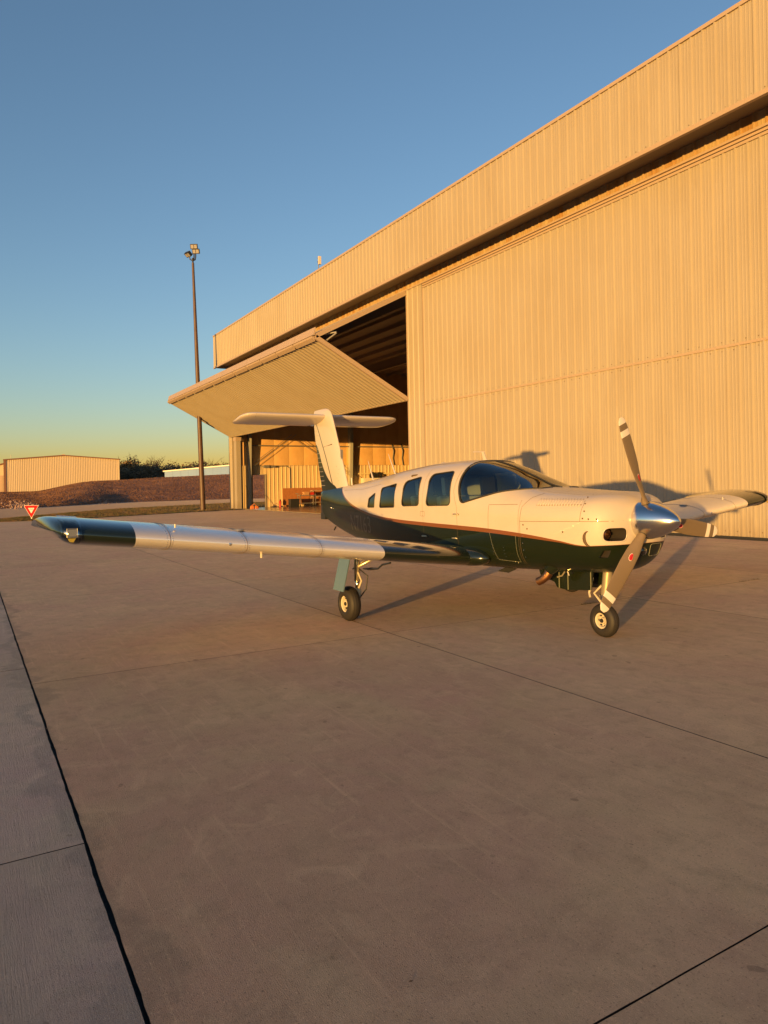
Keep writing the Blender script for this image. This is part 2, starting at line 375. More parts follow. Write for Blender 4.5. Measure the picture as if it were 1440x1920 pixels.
WY = 17.07
XW0, XW1 = -51.85, 16.0
hangar = empty('hangar', (0, 0, 0), label='large tan ribbed metal hangar with deep fascia and two tall doors beside the aeroplane', cat='hangar')
# fascia
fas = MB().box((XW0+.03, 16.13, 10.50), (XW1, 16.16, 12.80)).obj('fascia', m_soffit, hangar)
panels(fas, XW0, XW1, 16.10, 10.54, 12.84, m_wall)
MB().box((XW0-.02, 16.045, 12.80), (XW1, 16.25, 12.90)).obj('coping', m_trim, hangar)
MB().box((XW0-.02, 16.05, 10.44), (XW1, 16.16, 10.555)).obj('fascia_trim', m_trim, hangar)
side_me = panel_mesh(2.26, m_wall)
MB().box((XW0-.012, 16.075, 10.5), (XW0+.03, 17.2, 12.80)).obj('end_trim', m_trim, hangar)
# front wall above doors (lintel strip) and soffit
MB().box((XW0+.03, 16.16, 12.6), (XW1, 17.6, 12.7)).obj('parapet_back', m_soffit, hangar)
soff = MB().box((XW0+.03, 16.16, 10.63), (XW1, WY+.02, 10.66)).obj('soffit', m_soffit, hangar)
lint = MB().box((XW0+.25, WY+.02, 10.12), (XW1, WY+.16, 10.63)).obj('lintel', m_steel, hangar)
panels(lint, XW0+.35, XW1, WY, 10.24, 10.63, m_lint)
MB().box((XW0+.3, WY-.05, 10.19), (XW1, WY+.03, 10.255)).obj('lintel_trim', m_trim, hangar)
# jamb columns of siding
def jamb(x0, x1, label=None):
    c = MB().box((x0, WY+.02, 0), (x1, WY+.30, 10.24)).obj('door_jamb', m_wall, hangar)
    me = panel_mesh(10.24, m_wall); 
    o = link('panel', me, c, (x0, WY, .02)); o.scale = ((x1-x0)/1.0, 1, 1)
    MB().box((x0-.03, WY-.04, .0), (x0+.03, WY+.31, 10.2)).obj('corner_trim', m_trim, c)
    return c
jamb(-26.62, -25.42)
jamb(-51.60, -50.95)
MB().box((-50.62, WY+.02, 0), (-50.12, WY+.35, 5.25)).obj('door_post', m_wall, hangar)
MB().box((-50.66, WY-.02, 5.0), (-50.08, WY+.4, 5.3)).obj('post_cap', m_trim, hangar)
# closed bifold door on the right
def closed_door(x0, x1):
    fr = MB()
    fr.box((x0, WY+.06, .05), (x1, WY+.14, 10.08))
    d = fr.obj('bifold_door', m_steel, hangar)
    panels(d, x0, x1, WY+.03, .06, 4.97, m_wall); panels(d, x0, x1, WY+.03, 5.03, 10.06, m_wall)
    MB().box((x0, WY-.015, 4.965), (x1, WY+.05, 5.035)).obj('seam_trim', m_trim, d)
    MB().box((x0, WY-.02, 10.0), (x1, WY+.05, 10.075)).obj('head_trim', m_trim, d)
    MB().box((x0-.0, WY-.03, .0), (x1, WY+.05, .075)).obj('door_seal', m_black, d)
    MB().box((x0-.01, WY-.02, .06), (x0+.05, WY+.06, 10.02)).obj('edge_trim', m_trim, d)
    return d
closed_door(-25.36, .64)
jamb(.70, 1.9)
closed_door(1.96, 15.96)
def screws(x0, x1, y, z, parent):
    mb_ = MB(); x = x0+.17
    while x < x1:
        mb_.box((x-.012, y-.010, z-.012), (x+.012, y, z+.012)); x += PITCH
    o_ = mb_.obj('screws', m_strutless, parent); o_['kind'] = 'stuff'
m_strutless = mat('screw_heads', (.14, .10, .06), .5)
for z_ in (10.62,): screws(XW0+.1, 6, 16.10, z_, fas)
dr_ = [o_ for o_ in hangar.children if o_.name.startswith('bifold_door')][0]
for z_ in (.2, 4.88, 5.12): screws(-25.3, 0, WY+.03, z_, dr_)
# open bifold door on the left: two leaves
HX0, HX1 = -50.9, -26.66
out = Vector((0, 12.55, 7.72)); hin = Vector((0, 17.0, 10.12)); bot = Vector((0, 17.0, 5.32))
def leaf_mesh(Ln):
    P = []
    for i in range(3):
        o_ = i*PITCH; P += [(o_, 0), (o_+.055, .06), (o_+.115, .06), (o_+.17, 0), (o_+.235, 0), (o_+.25, .008), (o_+.265, 0)]
    P.append((1.0, 0)); n_ = len(P); return MB().add([(u, -h, 0) for u, h in P] + [(u, -h, Ln) for u, h in P], [(i, i+1, i+1+n_, i+n_) for i in range(n_-1)]).mesh('leaf_panel', m_wall, fix=False)
def leaf(a, b, flip, nm):
    Lf = (b-a).length; d = (b-a).normalized(); th = math.atan2(-d.y, -d.z)    # panel +z runs from b to a
    ez = -d; ex = Vector((1, 0, 0)); ey = ez.cross(ex)
    M = Matrix(((ex.x, ey.x, ez.x, 0), (ex.y, ey.y, ez.y, b.y), (ex.z, ey.z, ez.z, b.z), (0, 0, 0, 1)))
    sgn = flip
    core = MB(); core.box((HX0, -.0 if sgn > 0 else -.12, 0), (HX1, .12 if sgn > 0 else 0, .10)); core.box((HX0, .0 if sgn > 0 else -.12, Lf-.10), (HX1, .12 if sgn > 0 else 0, Lf))
    for k in range(13):
        xx = HX0 + (HX1-HX0)*k/12; core.box((xx-.04, 0 if sgn > 0 else -.12, .1), (xx+.04, .12 if sgn > 0 else 0, Lf-.1))
    core.box((HX0, .10 if sgn > 0 else -.12, .05), (HX1, .115 if sgn > 0 else -.105, Lf-.05))
    o = core.obj(nm, m_steel, door2); o.matrix_local = M
    n = 24; me = leaf_mesh(Lf-.05)
    for i in range(n):
        q = link('panel', me, o, (HX0+(HX1-HX0)*i/n, -.012*sgn, .03)); q.scale = ((HX1-HX0)/n, sgn, 1)
    for xx in (HX0, HX1): MB().box((xx-.06, -.055 if sgn > 0 else -.13, .0), (xx+.06, .13 if sgn > 0 else .055, Lf)).obj('edge_trim', m_trim, o)
    MB().box((HX0, -.05*sgn if sgn > 0 else -.02, -.0), (HX1, .02 if sgn > 0 else .05, .07)).obj('end_trim', m_trim, o)
    return o
door2 = MB().tube([(HX0, 16.98, 10.16), (HX1, 16.98, 10.16)], .04, 8).obj('bifold_door', m_steel, hangar)
lo = leaf(out, bot, 1, 'lower_leaf')
hi = leaf(hin, out + Vector((0, 0, .10)), 1, 'upper_leaf')
# flashing at the fold, in lengths
n = 12
for i in range(n):
    a = HX0-.1 + (HX1-HX0+.2)*i/n; b_ = HX0-.1+(HX1-HX0+.2)*(i+1)/n - .02
    mb = MB(); mb.prism([(out.y-.10, out.z+.10), (out.y-.02, out.z+.42), (out.y+.02, out.z+.42), (out.y-.04, out.z+.08)], 'x', a, b_); mb.obj('fold_flashing', m_trim, door2)
    mb = MB(); mb.prism([(out.y-.12, out.z-.02), (out.y-.14, out.z+.05), (out.y-.04, out.z+.05), (out.y+.02, out.z-.14)], 'x', a+.01, b_-.1); mb.obj('leaf_flashing', m_trim, door2)
mb = MB(); mb.tube([(HX1-.2, 13.1, 7.95), (HX1+.1, 13.5, 8.02)], .035); mb.tube([(HX1-.2, 13.05, 7.6), (HX1+.1, 13.5, 7.98)], .035); mb.obj('cable_bracket', m_greysteel, door2)
# head cover strip at hinge of open door
for i in range(4):
    x = HX0+ (HX1-HX0)*i/4; MB().prism([(WY-.16, 9.98), (WY-.02, 10.16), (WY+.02, 10.14), (WY-.04, 9.95)], 'x', x, x+(HX1-HX0)/4-.01).obj('hinge_flashing', m_trim, hangar)
# interior shell
X0i, X1i, Y1i, ZR = -51.35, 16., 58., 10.9
MB().box((X0i-.1, WY+.2, -.35), (X1i, Y1i, .03)).obj('floor', m_floor, hangar)
mb = MB(); mb.box((X0i-.25, WY+.5, ZR), (X1i, Y1i, ZR+.1)); mb.obj('roof', m_steel, hangar)
mb = MB(); mb.box((X0i-.1, Y1i-.1, 0), (X1i, Y1i, ZR)); mb.obj('back_wall', m_insul, hangar)
mb = MB(); mb.box((X1i-.1, WY+.2, 0), (X1i, Y1i-.1, ZR)); mb.obj('end_wall', m_insul, hangar)
# side wall X=-51.35 with doorway (Y 18.75..19.75, z<2.5)
DY0, DY1, DZ = 18.72, 19.72, 2.50
swall = MB(); xa, xb = X0i-.10, X0i
swall.box((xa, WY+.3, 0), (xb, DY0, 3.2)); swall.box((xa, DY1, 0), (xb, Y1i-.1, 3.2)); swall.box((xa, DY0, DZ), (xb, DY1, 3.2)); swall.box((xa, WY+.3, 3.2), (xb, Y1i-.1, ZR))
sw = swall.obj('side_wall', m_wall, hangar)
mI = MB()
yy = WY+.9
for i in range(32):                              # insulation blankets with seams
    y0 = yy+i*1.25; y1 = y0+1.25
    if y1 > Y1i-.1: break
    q = MB(); q.add([(xb+.115, y0, 3.22), (xb+.135, y0+.1, 3.22), (xb+.14, (y0+y1)/2, 3.22), (xb+.135, y1-.1, 3.22), (xb+.115, y1, 3.22), (xb+.115, y0, ZR), (xb+.135, y0+.1, ZR), (xb+.14, (y0+y1)/2, ZR), (xb+.135, y1-.1, ZR), (xb+.115, y1, ZR)], [(0,1,6,5),(1,2,7,6),(2,3,8,7),(3,4,9,8)])
    q.obj('insulation_blanket', m_insul, sw, smooth=True, fix=False)
lm = {}
def liner(y0, y1, z0, z1):
    n = max(1, int(round((y1-y0)))); me = panel_mesh(z1-z0, m_liner)
    for i in range(n):
        o = link('liner_panel', me, sw, (xb+.04, y0+(y1-y0)*i/n, z0)); o.rotation_euler = (0, 0, R(90)); o.scale = ((y1-y0)/n, 1, 1)
liner(WY+.9, DY0, .02, 3.2); liner(DY0, DY1, DZ+.04, 3.2); liner(DY1, DY1+35, .02, 3.2)
mb = MB(); mb.box((xb-.12, DY0-.06, 0), (xb+.10, DY0, DZ+.06)); mb.box((xb-.12, DY1, 0), (xb+.10, DY1+.06, DZ+.06)); mb.box((xb-.12, DY0, DZ), (xb+.10, DY1, DZ+.06)); mb.obj('door_frame', m_wall, sw)
# frames: tapered columns + rafters, purlins, girts
def frame(y):
    mb = MB()
    mb.prism([(xb+.05, 0), (xb+.42, 0), (xb+.95, 8.4), (xb+2.2, ZR-.75), (xb+2.2, ZR-.15), (xb+.05, ZR-.15)], 'y', y-.01, y+.01)
    mb.prism([(xb+.42, 0), (xb+.44, 0), (xb+.97, 8.4), (xb+.95, 8.4)], 'y', y-.13, y+.13)
    return mb.obj('frame_column', m_colsteel, hangar)
for y in (WY+1.25, 26.9, 35.5, 44.5, 53.): frame(y)
for y in (WY+1.25, 26.9, 35.5, 44.5, 53.):
    mb = MB(); mb.box((xb+2.2, y-.01, ZR-.8), (X1i, y+.01, ZR-.12)); mb.box((xb+2.2, y-.13, ZR-.82), (X1i, y+.13, ZR-.80)); mb.obj('rafter', m_steel, hangar)
pm = None
for k in range(26):
    y = WY+1.6+k*1.5
    mb = MB(); mb.box((xb, y-.01, ZR-.22), (X1i-.2, y+.01, ZR)); mb.box((xb, y, ZR-.225), (X1i-.2, y+.07, ZR-.215)); mb.obj('purlin', m_steel, hangar)
MB().tube([(xb+.30, WY+1.0, 4.72), (xb+.30, 52, 4.72)], .045, 8).obj('girt_pipe', m_greysteel, hangar)
def rod(a, b): MB().tube([a, b], .022, 6).obj('brace_rod', m_greysteel, hangar)
rod((xb+.3, WY+1.4, 3.2), (xb+.3, 21.9, 5.6)); rod((xb+.45, WY+1.7, 3.2), (xb+.45, 22.2, 5.6))
rod((xb+.3, 27.2, 2.2), (xb+.3, 22.2, 5.2)); rod((xb+.45, 27.5, 2.2), (xb+.45, 22.5, 5.3))
mb = MB(); mb.tube([(xb+.10, DY1-.3, 3.12), (xb+.10, 21.5, 3.16), (xb+.10, 21.75, 3.0), (xb+.10, 21.75, 1.35)], .03, 8); mb.box((xb+.06, 21.65, 1.15), (xb+.16, 21.87, 1.38)); mb.obj('conduit', m_greysteel, hangar)
mb = MB(); mb.box((xb+.06, 19.6, 3.02), (xb+.28, 20.0, 3.24)); mb.box((xb+.06, 20.15, 3.05), (xb+.3, 20.5, 3.2)); mb.obj('junction_box', m_greysteel, hangar)
mb = MB(); mb.tube([(-49.9, 24.0, 8.9), (-49.9, 24, 8.55)], .04); mb.lathe([(0, .05), (.12, .22), (.16, .20)], 16, Matrix.Translation((-38, 26, 9.5)) @ Matrix.Rotation(R(90), 4, 'Y')); mb.tube([(-38, 26, 9.5), (-38, 26, 10.8)], .015); mb.obj('ceiling_light', m_greysteel, hangar)
for (yy_, sq) in ((31.0, .35), (31.9, .25)):
    mb = MB(); mb.tube([(xb+.2, yy_, 5.), (xb+.25, yy_+.15, 4.4), (xb+.2, yy_+.1, 3.8), (xb+.2, yy_+.2, 3.2)], .04, 6); mb.obj('drain_hose', m_black, hangar)
# vertical gable end wall outside left (thin view) + side outer siding
n = 40; me = panel_mesh(10.5, m_wall)
# ---- things in the bay
def thing_box(name, parts, loc, label, cat, rz=0):
    e = empty(name, loc, rz, label, cat)
    for nm, mb, m in parts: mb.obj(nm, m, e)
    return e
bx = xb+.14
thing_box('backer_board', [('board', MB().box((0, 0, .12), (.03, 3.5, 1.42)), m_ply), ('foot', MB().box((0, .1, 0), (.2, .2, .12)), m_ply), ('foot', MB().box((0, 3.2, 0), (.2, 3.3, .12)), m_ply)], (bx, 21.1, 0.03), 'reddish brown plywood board standing against the liner wall in the open bay', 'board')
cart = empty('utility_cart', (-50.3, 21.9, .03), 0, 'grey two shelf rolling cart parked in front of the brown board', 'cart')
MB().box((0, 0, .82), (.55, 1.35, .87)).obj('shelf', m_greysteel, cart); MB().box((0, 0, .22), (.55, 1.35, .27)).obj('shelf', m_greysteel, cart)
for a in (0.02, .50):
    for b_ in (.02, 1.30): MB().box((a, b_, .1), (a+.04, b_+.04, .95)).obj('leg', m_greysteel, cart); MB().lathe([(-.02, .0), (-.02, .06), (.02, .06), (.02, 0)], 12, Matrix.Translation((a+.02, b_+.02, .06))).obj('caster', m_black, cart)
MB().tube([(.02, -.02, .95), (.02, -.15, 1.0), (.53, -.15, 1.0), (.53, -.02, .95)], .018, 6).obj('handle', m_greysteel, cart)
thing_box('cardboard_box', [('carton', MB().box((0, 0, 0), (.35, .42, .24)), m_cardboard), ('flap', MB().box((.0, .42, .16), (.35, .52, .18)), m_cardboard)], (-50.2, 22.3, .90), 'small open cardboard box on the top shelf of the grey cart', 'box')
thing_box('tool_case', [('case', MB().box((0, 0, 0), (.3, .3, .2)), m_red), ('handle', MB().tube([(.15, .08, .2), (.15, .08, .25), (.15, .22, .25), (.15, .22, .2)], .012, 6), m_black)], (-50.2, 22.85, .90), 'dark red tool case on the right end of the cart top', 'tool case')
thing_box('black_bin', [('bin', MB().prism([(.05, 0), (.45, 0), (.5, .55), (0, .55)], 'y', 0, .7), m_black), ('lid', MB().box((-.02, -.02, .55), (.52, .72, .60)), m_black)], (-50.25, 21.15, .03), 'black lidded bin standing left of the grey cart', 'bin')
sh = empty('storage_rack', (-50.9, 23.3, .03), 0, 'low dark metal rack with two shelves right of the grey cart', 'rack')
for z in (.25, .72, 1.15): MB().box((0, 0, z), (.5, 1.25, z+.05)).obj('shelf', m_steel, sh)
for a in (0, .46):
    for b_ in (0, 1.21): MB().box((a, b_, 0), (a+.04, b_+.04, 1.22)).obj('post', m_steel, sh)
fe = empty('fire_extinguisher', (xb+.45, 20.75, .03), 0, 'small red fire extinguisher standing by the lit liner wall', 'extinguisher')
MB().lathe([(0, 0), (0, .08), (.42, .08), (.5, .03), (.52, 0)], 16, Matrix.Rotation(R(-90), 4, 'Y')).obj('cylinder', m_red, fe, smooth=True, sharp=40)
MB().box((-.02, -.03, .5), (.02, .09, .56)).obj('handle', m_black, fe); MB().tube([(0, .03, .52), (.02, .12, .4), (.02, .11, .2)], .014, 6).obj('hose', m_black, fe)
ch = empty('wheel_chocks', (-50.0, 18.0, .03), 0, 'orange wheel chocks and strap lying at the foot of the door post', 'chocks')
MB().prism([(0, 0), (.35, 0), (.18, .2)], 'y', 0, .2).obj('chock', m_orange, ch); MB().prism([(.1, 0), (.5, 0), (.3, .16)], 'y', .3, .5).obj('chock', m_orange, ch)
MB().tube([(.1, .1, .2), (.2, .25, .35), (.3, .4, .16)], .015, 6).obj('strap', m_orange, ch)
br = empty('push_broom', (-50.35, 17.95, .03), 0, 'dark push broom leaning on the column inside the open door', 'broom')
MB().tube([(.35, .5, .05), (-.15, -.05, 1.7)], .016, 8).obj('handle', m_black, br); MB().box((.2, .3, 0), (.5, .7, .1)).obj('brush_head', m_black, br)
thing_box('white_cabinet', [('cabinet', MB().box((0, 0, 0), (.5, 3.6, 2.1)), mat('white_metal', (.68, .60, .48), .5)), ('door', MB().box((.5, .1, .1), (.52, 1.7, 2.0)), mat('white_metal_door', (.64, .57, .46), .5)), ('handle', MB().tube([(.54, 1.6, .9), (.54, 1.6, 1.2)], .015, 6), m_greysteel)], (xb+.3, 27.9, .03), 'white metal cabinet by the wall seen behind the aeroplane tail', 'cabinet')
thing_box('wall_rack', [('rail', MB().box((0, -1.3, 0), (.05, 2.3, .12)), mat('pale_wood', (.62, .5, .26), .6)), ('hanger', MB().lathe([(-.04, .12), (-.04, .3), (.06, .3), (.06, .12)], 18, Matrix.Translation((.12, 0, -.12))), m_black), ('hanger', MB().lathe([(-.04, .12), (-.04, .3), (.06, .3), (.06, .12)], 18, Matrix.Translation((.12, .62, -.12))), m_black)], (xb+.25, 29.0, 2.45), 'pale rail on the bay wall with two dark rings hung on it', 'rack')
# roof camera / antenna
ra = empty('roof_antenna', (-34.1, 16.35, 12.9), 0, 'small pale antenna unit on a thin mast above the fascia', 'antenna')
MB().tube([(0, 0, -.05), (0, 0, .72)], .025, 8).obj('mast', m_greysteel, ra)
MB().box((.10, -.07, .40), (.20, .07, .82)).obj('housing', mat('antenna_housing', (.62, .52, .40), .5), ra); MB().box((-.03, -.04, .5), (.10, .04, .62)).obj('bracket', m_black, ra); MB().tube([(-.04, 0, .72), (-.14, 0, .85)], .012, 6).obj('whip', m_greysteel, ra)
# ------------------------------------------------------------------ floodlight pole
pl = empty('floodlight_pole', (-50.16, 14.57, 0), 0, 'tall dark bronze pole with three floodlights, left of the open hangar door', 'light pole')
pl.rotation_euler = (R(1.2), 0, 0)
MB().tube([(0, 0, 0), (0, 0, 9), (0, 0, 17.6)], [.19, .15, .085], 12).obj('pole', m_pole, pl, smooth=True, sharp=50)
MB().box((-.25, -.25, 0), (.25, .25, .05)).obj('base_plate', m_pole, pl)
MB().tube([(0, 0, 17.6), (.0, 0, 17.95)], .06, 8).obj('tenon', m_black, pl)
for (dx, dy, top, rz_, tilt) in ((0, .22, 18.4, 10, 22), (-.08, -.22, 18.1, -35, 55), (0, .10, 18.7, 15, 15)):
    MB().tube([(0, 0, 17.75), (dx*.7, dy*.8, 17.85), (dx, dy, 18.1), (dx, dy, top)], .045, 8).obj('bracket_arm', m_black, pl)
def flood(loc, rz, tilt):
    M = Matrix.Translation(loc) @ Matrix.Rotation(R(rz), 4, 'Z') @ Matrix.Rotation(R(tilt), 4, 'Y')
    a = MB(); a.box((-.12, -.25, -.17), (.09, .25, .17), M); h = a.obj('floodlight', m_black, pl)
    b_ = MB(); b_.box((.091, -.21, -.12), (.10, -.02, .12), M); b_.box((.091, .02, -.12), (.10, .21, .12), M); b_.obj('lens', m_lens, h)
flood((.08, .10, 18.75), -28, 20); flood((.10, .22, 18.42), -28, 22); flood((-.10, -.28, 18.2), -70, 50)
# ------------------------------------------------------------------ yield sign
ys = gy(59, 974)
sg = empty('yield_sign', (ys[0], ys[1], .0), math.atan2(-fw.y, -fw.x), 'red and white triangular yield sign low at the grass edge on the left', 'sign')
s_ = .88; hh = s_*.866
def tri(sc_, x, z0):
    c = hh*2/3
    P = [(-s_/2*sc_, hh/3*sc_), (s_/2*sc_, hh/3*sc_), (0, -hh*2/3*sc_)]
    out_ = []
    for i in range(3):
        a = Vector(P[i-1]); b = Vector(P[i]); d = Vector(P[(i+1) % 3]); r_ = .06*sc_
        for t in (0, .5, 1):
            p = (b + (a-b).normalized()*r_).lerp(b + (d-b).normalized()*r_, t)
            if t == .5: p = p.lerp(b, .4)
            out_.append((p.x, p.y + c + .05))
    return out_
m_signw = mat('sign_white', (.62, .60, .58), .95, spec=.05); m_signr = mat('sign_red', (.42, .02, .02), .95, spec=.05)
MB().prism(tri(1, 0, 0), 'x', -.006, .0).obj('plate', m_signw, sg); MB().prism(tri(.93, 0, 0), 'x', .001, .004).obj('red_face', m_signr, sg); MB().prism(tri(.42, 0, 0), 'x', .005, .008).obj('white_centre', m_signw, sg)
MB().box((-.05, -.02, -.1), (-.01, .02, .75)).obj('stub_post', m_greysteel, sg)
def text_mesh(s, size, m, name, parent, M, ext=.0):
    cu_ = bpy.data.curves.new(name, 'FONT'); cu_.body = s; cu_.size = size; cu_.align_x = 'CENTER'; cu_.align_y = 'CENTER'; cu_.extrude = ext; cu_.resolution_u = 3
    o = bpy.data.objects.new(name, cu_); COL.objects.link(o); bpy.context.view_layer.update()
    me = bpy.data.meshes.new_from_object(o.evaluated_get(bpy.context.evaluated_depsgraph_get())); bpy.data.objects.remove(o)
    me.materials.clear(); me.materials.append(m); q = link(name, me, parent); q.matrix_local = M; return q
text_mesh('YIELD', .085, m_signr, 'lettering', sg, Matrix.Translation((.010, 0, hh*2/3+.08)) @ Matrix.Rotation(R(90), 4, 'Z') @ Matrix.Rotation(R(90), 4, 'X'))
# ------------------------------------------------------------------ distant buildings
def P3(px, py, d):
    u = px-720; v = py-908; c = math.cos(roll); s = -math.sin(roll)
    return fw*d + rt*((u*c+v*s)/1331*d) + up*(-(-u*s+v*c)/1331*d) + Vector((0, 0, H))
m_tan = mat('tan_siding', (.50, .40, .27), .6, rnd=.03); m_tantrim = mat('brown_trim', (.16, .07, .04), .6); m_far = mat('shade_blue_siding', (.115, .24, .50), .5, noise=(.5, (.105, .225, .47), 3, .4, .7)); m_whiteroof = mat('white_roof', (.75, .70, .62), .5)  # far siding: strong blue base stands in for shade on the warehouse wall
DB = 150
A = P3(10, 925, DB+4); B = P3(224, 903, DB+14); A.z = 0; B.z = 0
T1 = P3(10, 862.5, DB+4).z; T2 = P3(224, 861, DB+14).z; TA = P3(119, 854, DB+9).z
bt = empty('tan_hangar', (A.x, A.y, 0), math.atan2(B.y-A.y, B.x-A.x), 'tan ribbed metal hangar with shallow gable roof behind the embankment on the left', 'hangar')
Lb = (B-A).length
tm = (T1+T2)/2
MB().prism([(0, 0), (Lb, 0), (Lb, tm-.1), (Lb/2, TA-.1), (0, tm-.1)], 'y', .04, 38).obj('wall', m_tan, bt)
npn = 22; wdt = Lb/npn
for i in range(npn):
    xa_, xb_ = i*wdt, (i+1)*wdt; q = MB(); 
    def zt(x): return tm-.05 + (TA-tm)*(1-abs(x-Lb/2)/(Lb/2))
    P = []
    for k in range(3):
        o_ = xa_+k*wdt/3
        P += [(o_, 0), (o_+.22*wdt/3, -.0), (o_+.32*wdt/3, -.055), (o_+.62*wdt/3, -.055), (o_+.74*wdt/3, 0)]
    P.append((xb_, 0)); nn = len(P)
    q.add([(a, b_, 0) for a, b_ in P] + [(a, b_, zt(a)) for a, b_ in P], [(j, j+1, j+1+nn, j+nn) for j in range(nn-1)]); q.obj('panel', m_tan, bt, fix=False)
rf = MB(); rf.prism([(-.3, tm-.1), (Lb/2, TA-.1), (Lb+.3, tm-.1), (Lb+.3, tm+.12), (Lb/2, TA+.14), (-.3, tm+.12)], 'y', -.3, 38.3); rf.obj('roof', m_tantrim, bt)
MB().box((-.25, -.16, 0), (.25, .0, tm)).obj('corner_trim', m_tantrim, bt); MB().box((Lb-.2, -.16, 0), (Lb+.05, 0, tm)).obj('corner_trim', m_tan, bt)
MB().tube([(1.2, .5, tm), (1.2, .5, tm+1.1)], .05, 6).obj('mast', m_greysteel, bt)
MB().box((Lb/2-.35, -.1, TA), (Lb/2+.35, .3, TA+.28)).obj('ridge_vent', m_tan, bt)
# annex on its left
an = empty('tan_annex', tuple(P3(-60, 925, DB+10)[:2])+(0,), bt.rotation_euler[2], 'lower tan wing joined to the left side of the distant gabled hangar', 'building')
wl = (P3(8, 925, DB+10)-P3(-60, 925, DB+10)).length
MB().prism([(0, 0), (wl, 0), (wl, tm-.3), (0, tm-2.6)], 'y', 0, 25).obj('wall', m_tan, an); MB().prism([(-.2, tm-2.6), (wl, tm-.3), (wl, tm-.05), (-.2, tm-2.35)], 'y', -.3, 25).obj('roof', m_tantrim, an)
MB().box((.5, -.08, 0), (wl-1.2, -.001, tm-3.2)).obj('door', m_steel, an)
# pale building
A = P3(309, 900, 176); B = P3(520, 880, 176); bp_ = empty('pale_warehouse', (A.x, A.y, 0), math.atan2(B.y-A.y, B.x-A.x), 'long pale warehouse with shade painted in as blue beyond the top of the embankment', 'warehouse')
Lb = (Vector((B.x, B.y))-Vector((A.x, A.y))).length; z1 = P3(309, 884, 176).z; z2 = P3(432, 872.5, 176).z; xk = (Vector(P3(432, 872, 176)[:2])-Vector((A.x, A.y))).length
slope = (z2-z1)/xk; zt2 = z1+slope*Lb
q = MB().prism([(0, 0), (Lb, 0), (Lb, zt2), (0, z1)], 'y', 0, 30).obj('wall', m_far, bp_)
for i in range(14):
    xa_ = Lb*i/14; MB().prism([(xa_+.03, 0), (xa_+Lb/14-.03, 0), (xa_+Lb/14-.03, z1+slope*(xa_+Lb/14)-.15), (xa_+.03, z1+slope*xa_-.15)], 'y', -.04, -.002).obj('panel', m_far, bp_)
MB().prism([(-.3, z1-.1), (Lb+.2, zt2-.1), (Lb+.2, zt2+.18), (-.3, z1+.18)], 'y', -.4, 30).obj('roof', m_whiteroof, bp_)
# ------------------------------------------------------------------ trees
m_leafA = mat('leaf_olive', (.12, .08, .035), .8, noise=(.5, (.20, .115, .045), 4, .4, .65)); m_leafB = mat('leaf_dark', (.055, .045, .022), .8, noise=(.6, (.10, .07, .03), 4, .4, .65)); m_leafC = mat('leaf_straw', (.19, .12, .06), .8, noise=(.6, (.13, .08, .04), 4, .4, .65)); m_bark = mat('bark', (.075, .052, .036), .9)
def crown_mesh(seed, hgt, wid, n, m, leaf=.26, bare=False):
    r = random.Random(seed); mb = MB(); V = mb.v; F = mb.f
    cl = [(r.gauss(0, wid*.33), r.gauss(0, wid*.33), hgt*r.uniform(.35, .93), r.uniform(.5, 1.1)*wid*.28) for _ in range(16)]
    cl = [(a*(1.15-.5*c/hgt), b*(1.15-.5*c/hgt), c, d) for a, b, c, d in cl]
    for _ in range(n):
        a, b, c, d = r.choice(cl); p = Vector((r.gauss(0, 1), r.gauss(0, 1), r.gauss(0, .8))); p = p.normalized()*d*r.random()**.4 + Vector((a, b, c))
        s = leaf*r.uniform(.5, 1.3); u = Vector((r.gauss(0, 1), r.gauss(0, 1), r.gauss(0, 1))).normalized(); w_ = u.orthogonal().normalized(); i = len(V)
        V += [p-u*s, p+w_*s*.6, p+u*s, p-w_*s*.6]; F.append((i, i+1, i+2, i+3))
    return mb.mesh('crown', m, fix=False)
def trunk_mesh(seed, hgt, wid, nb=14, sub=0):
    r = random.Random(seed+99); mb = MB(); mb.tube([(0, 0, 0), (.05*wid, 0, hgt*.35), (0, .03*wid, hgt*.85)], [hgt*.03, hgt*.02, hgt*.006], 6)
    for _ in range(nb):
        z = hgt*r.uniform(.2, .75); a = r.random()*6.283; l = wid*r.uniform(.3, .55); e = Vector((math.cos(a)*l, math.sin(a)*l, z+l*r.uniform(.5, 1.3))); mb.tube([(0, 0, z), Vector((0, 0, z)).lerp(e, .5)+Vector((0, 0, -.1)), e], [hgt*.012, hgt*.007, hgt*.002], 4)
        for _ in range(sub):
            t = r.uniform(.3, .95); s0 = Vector((0, 0, z)).lerp(e, t); dd = Vector((r.gauss(0, .6), r.gauss(0, .6), r.uniform(.2, 1.2))).normalized()*l*r.uniform(.3, .6); mb.tube([s0, s0+dd], [hgt*.005, hgt*.0015], 3)
    return mb.mesh('trunk', m_bark, fix=False)
var = {}
for k, (h_, w_, n_, m, lf, sb) in dict(dense=(7, 8, 4200, m_leafB, .24, 0), olive=(7, 7, 3400, m_leafA, .22, 2), bare=(8, 6, 800, m_leafC, .16, 7), shrub=(4, 6, 2000, m_leafC, .2, 2)).items():
    for s_i in range(2): var[k, s_i] = (crown_mesh(hash(k) % 97*0 + len(k)*13+s_i, h_, w_, n_, m, lf), trunk_mesh(len(k)*7+s_i, h_, w_, 22 if k == 'bare' else 12, sb), h_)
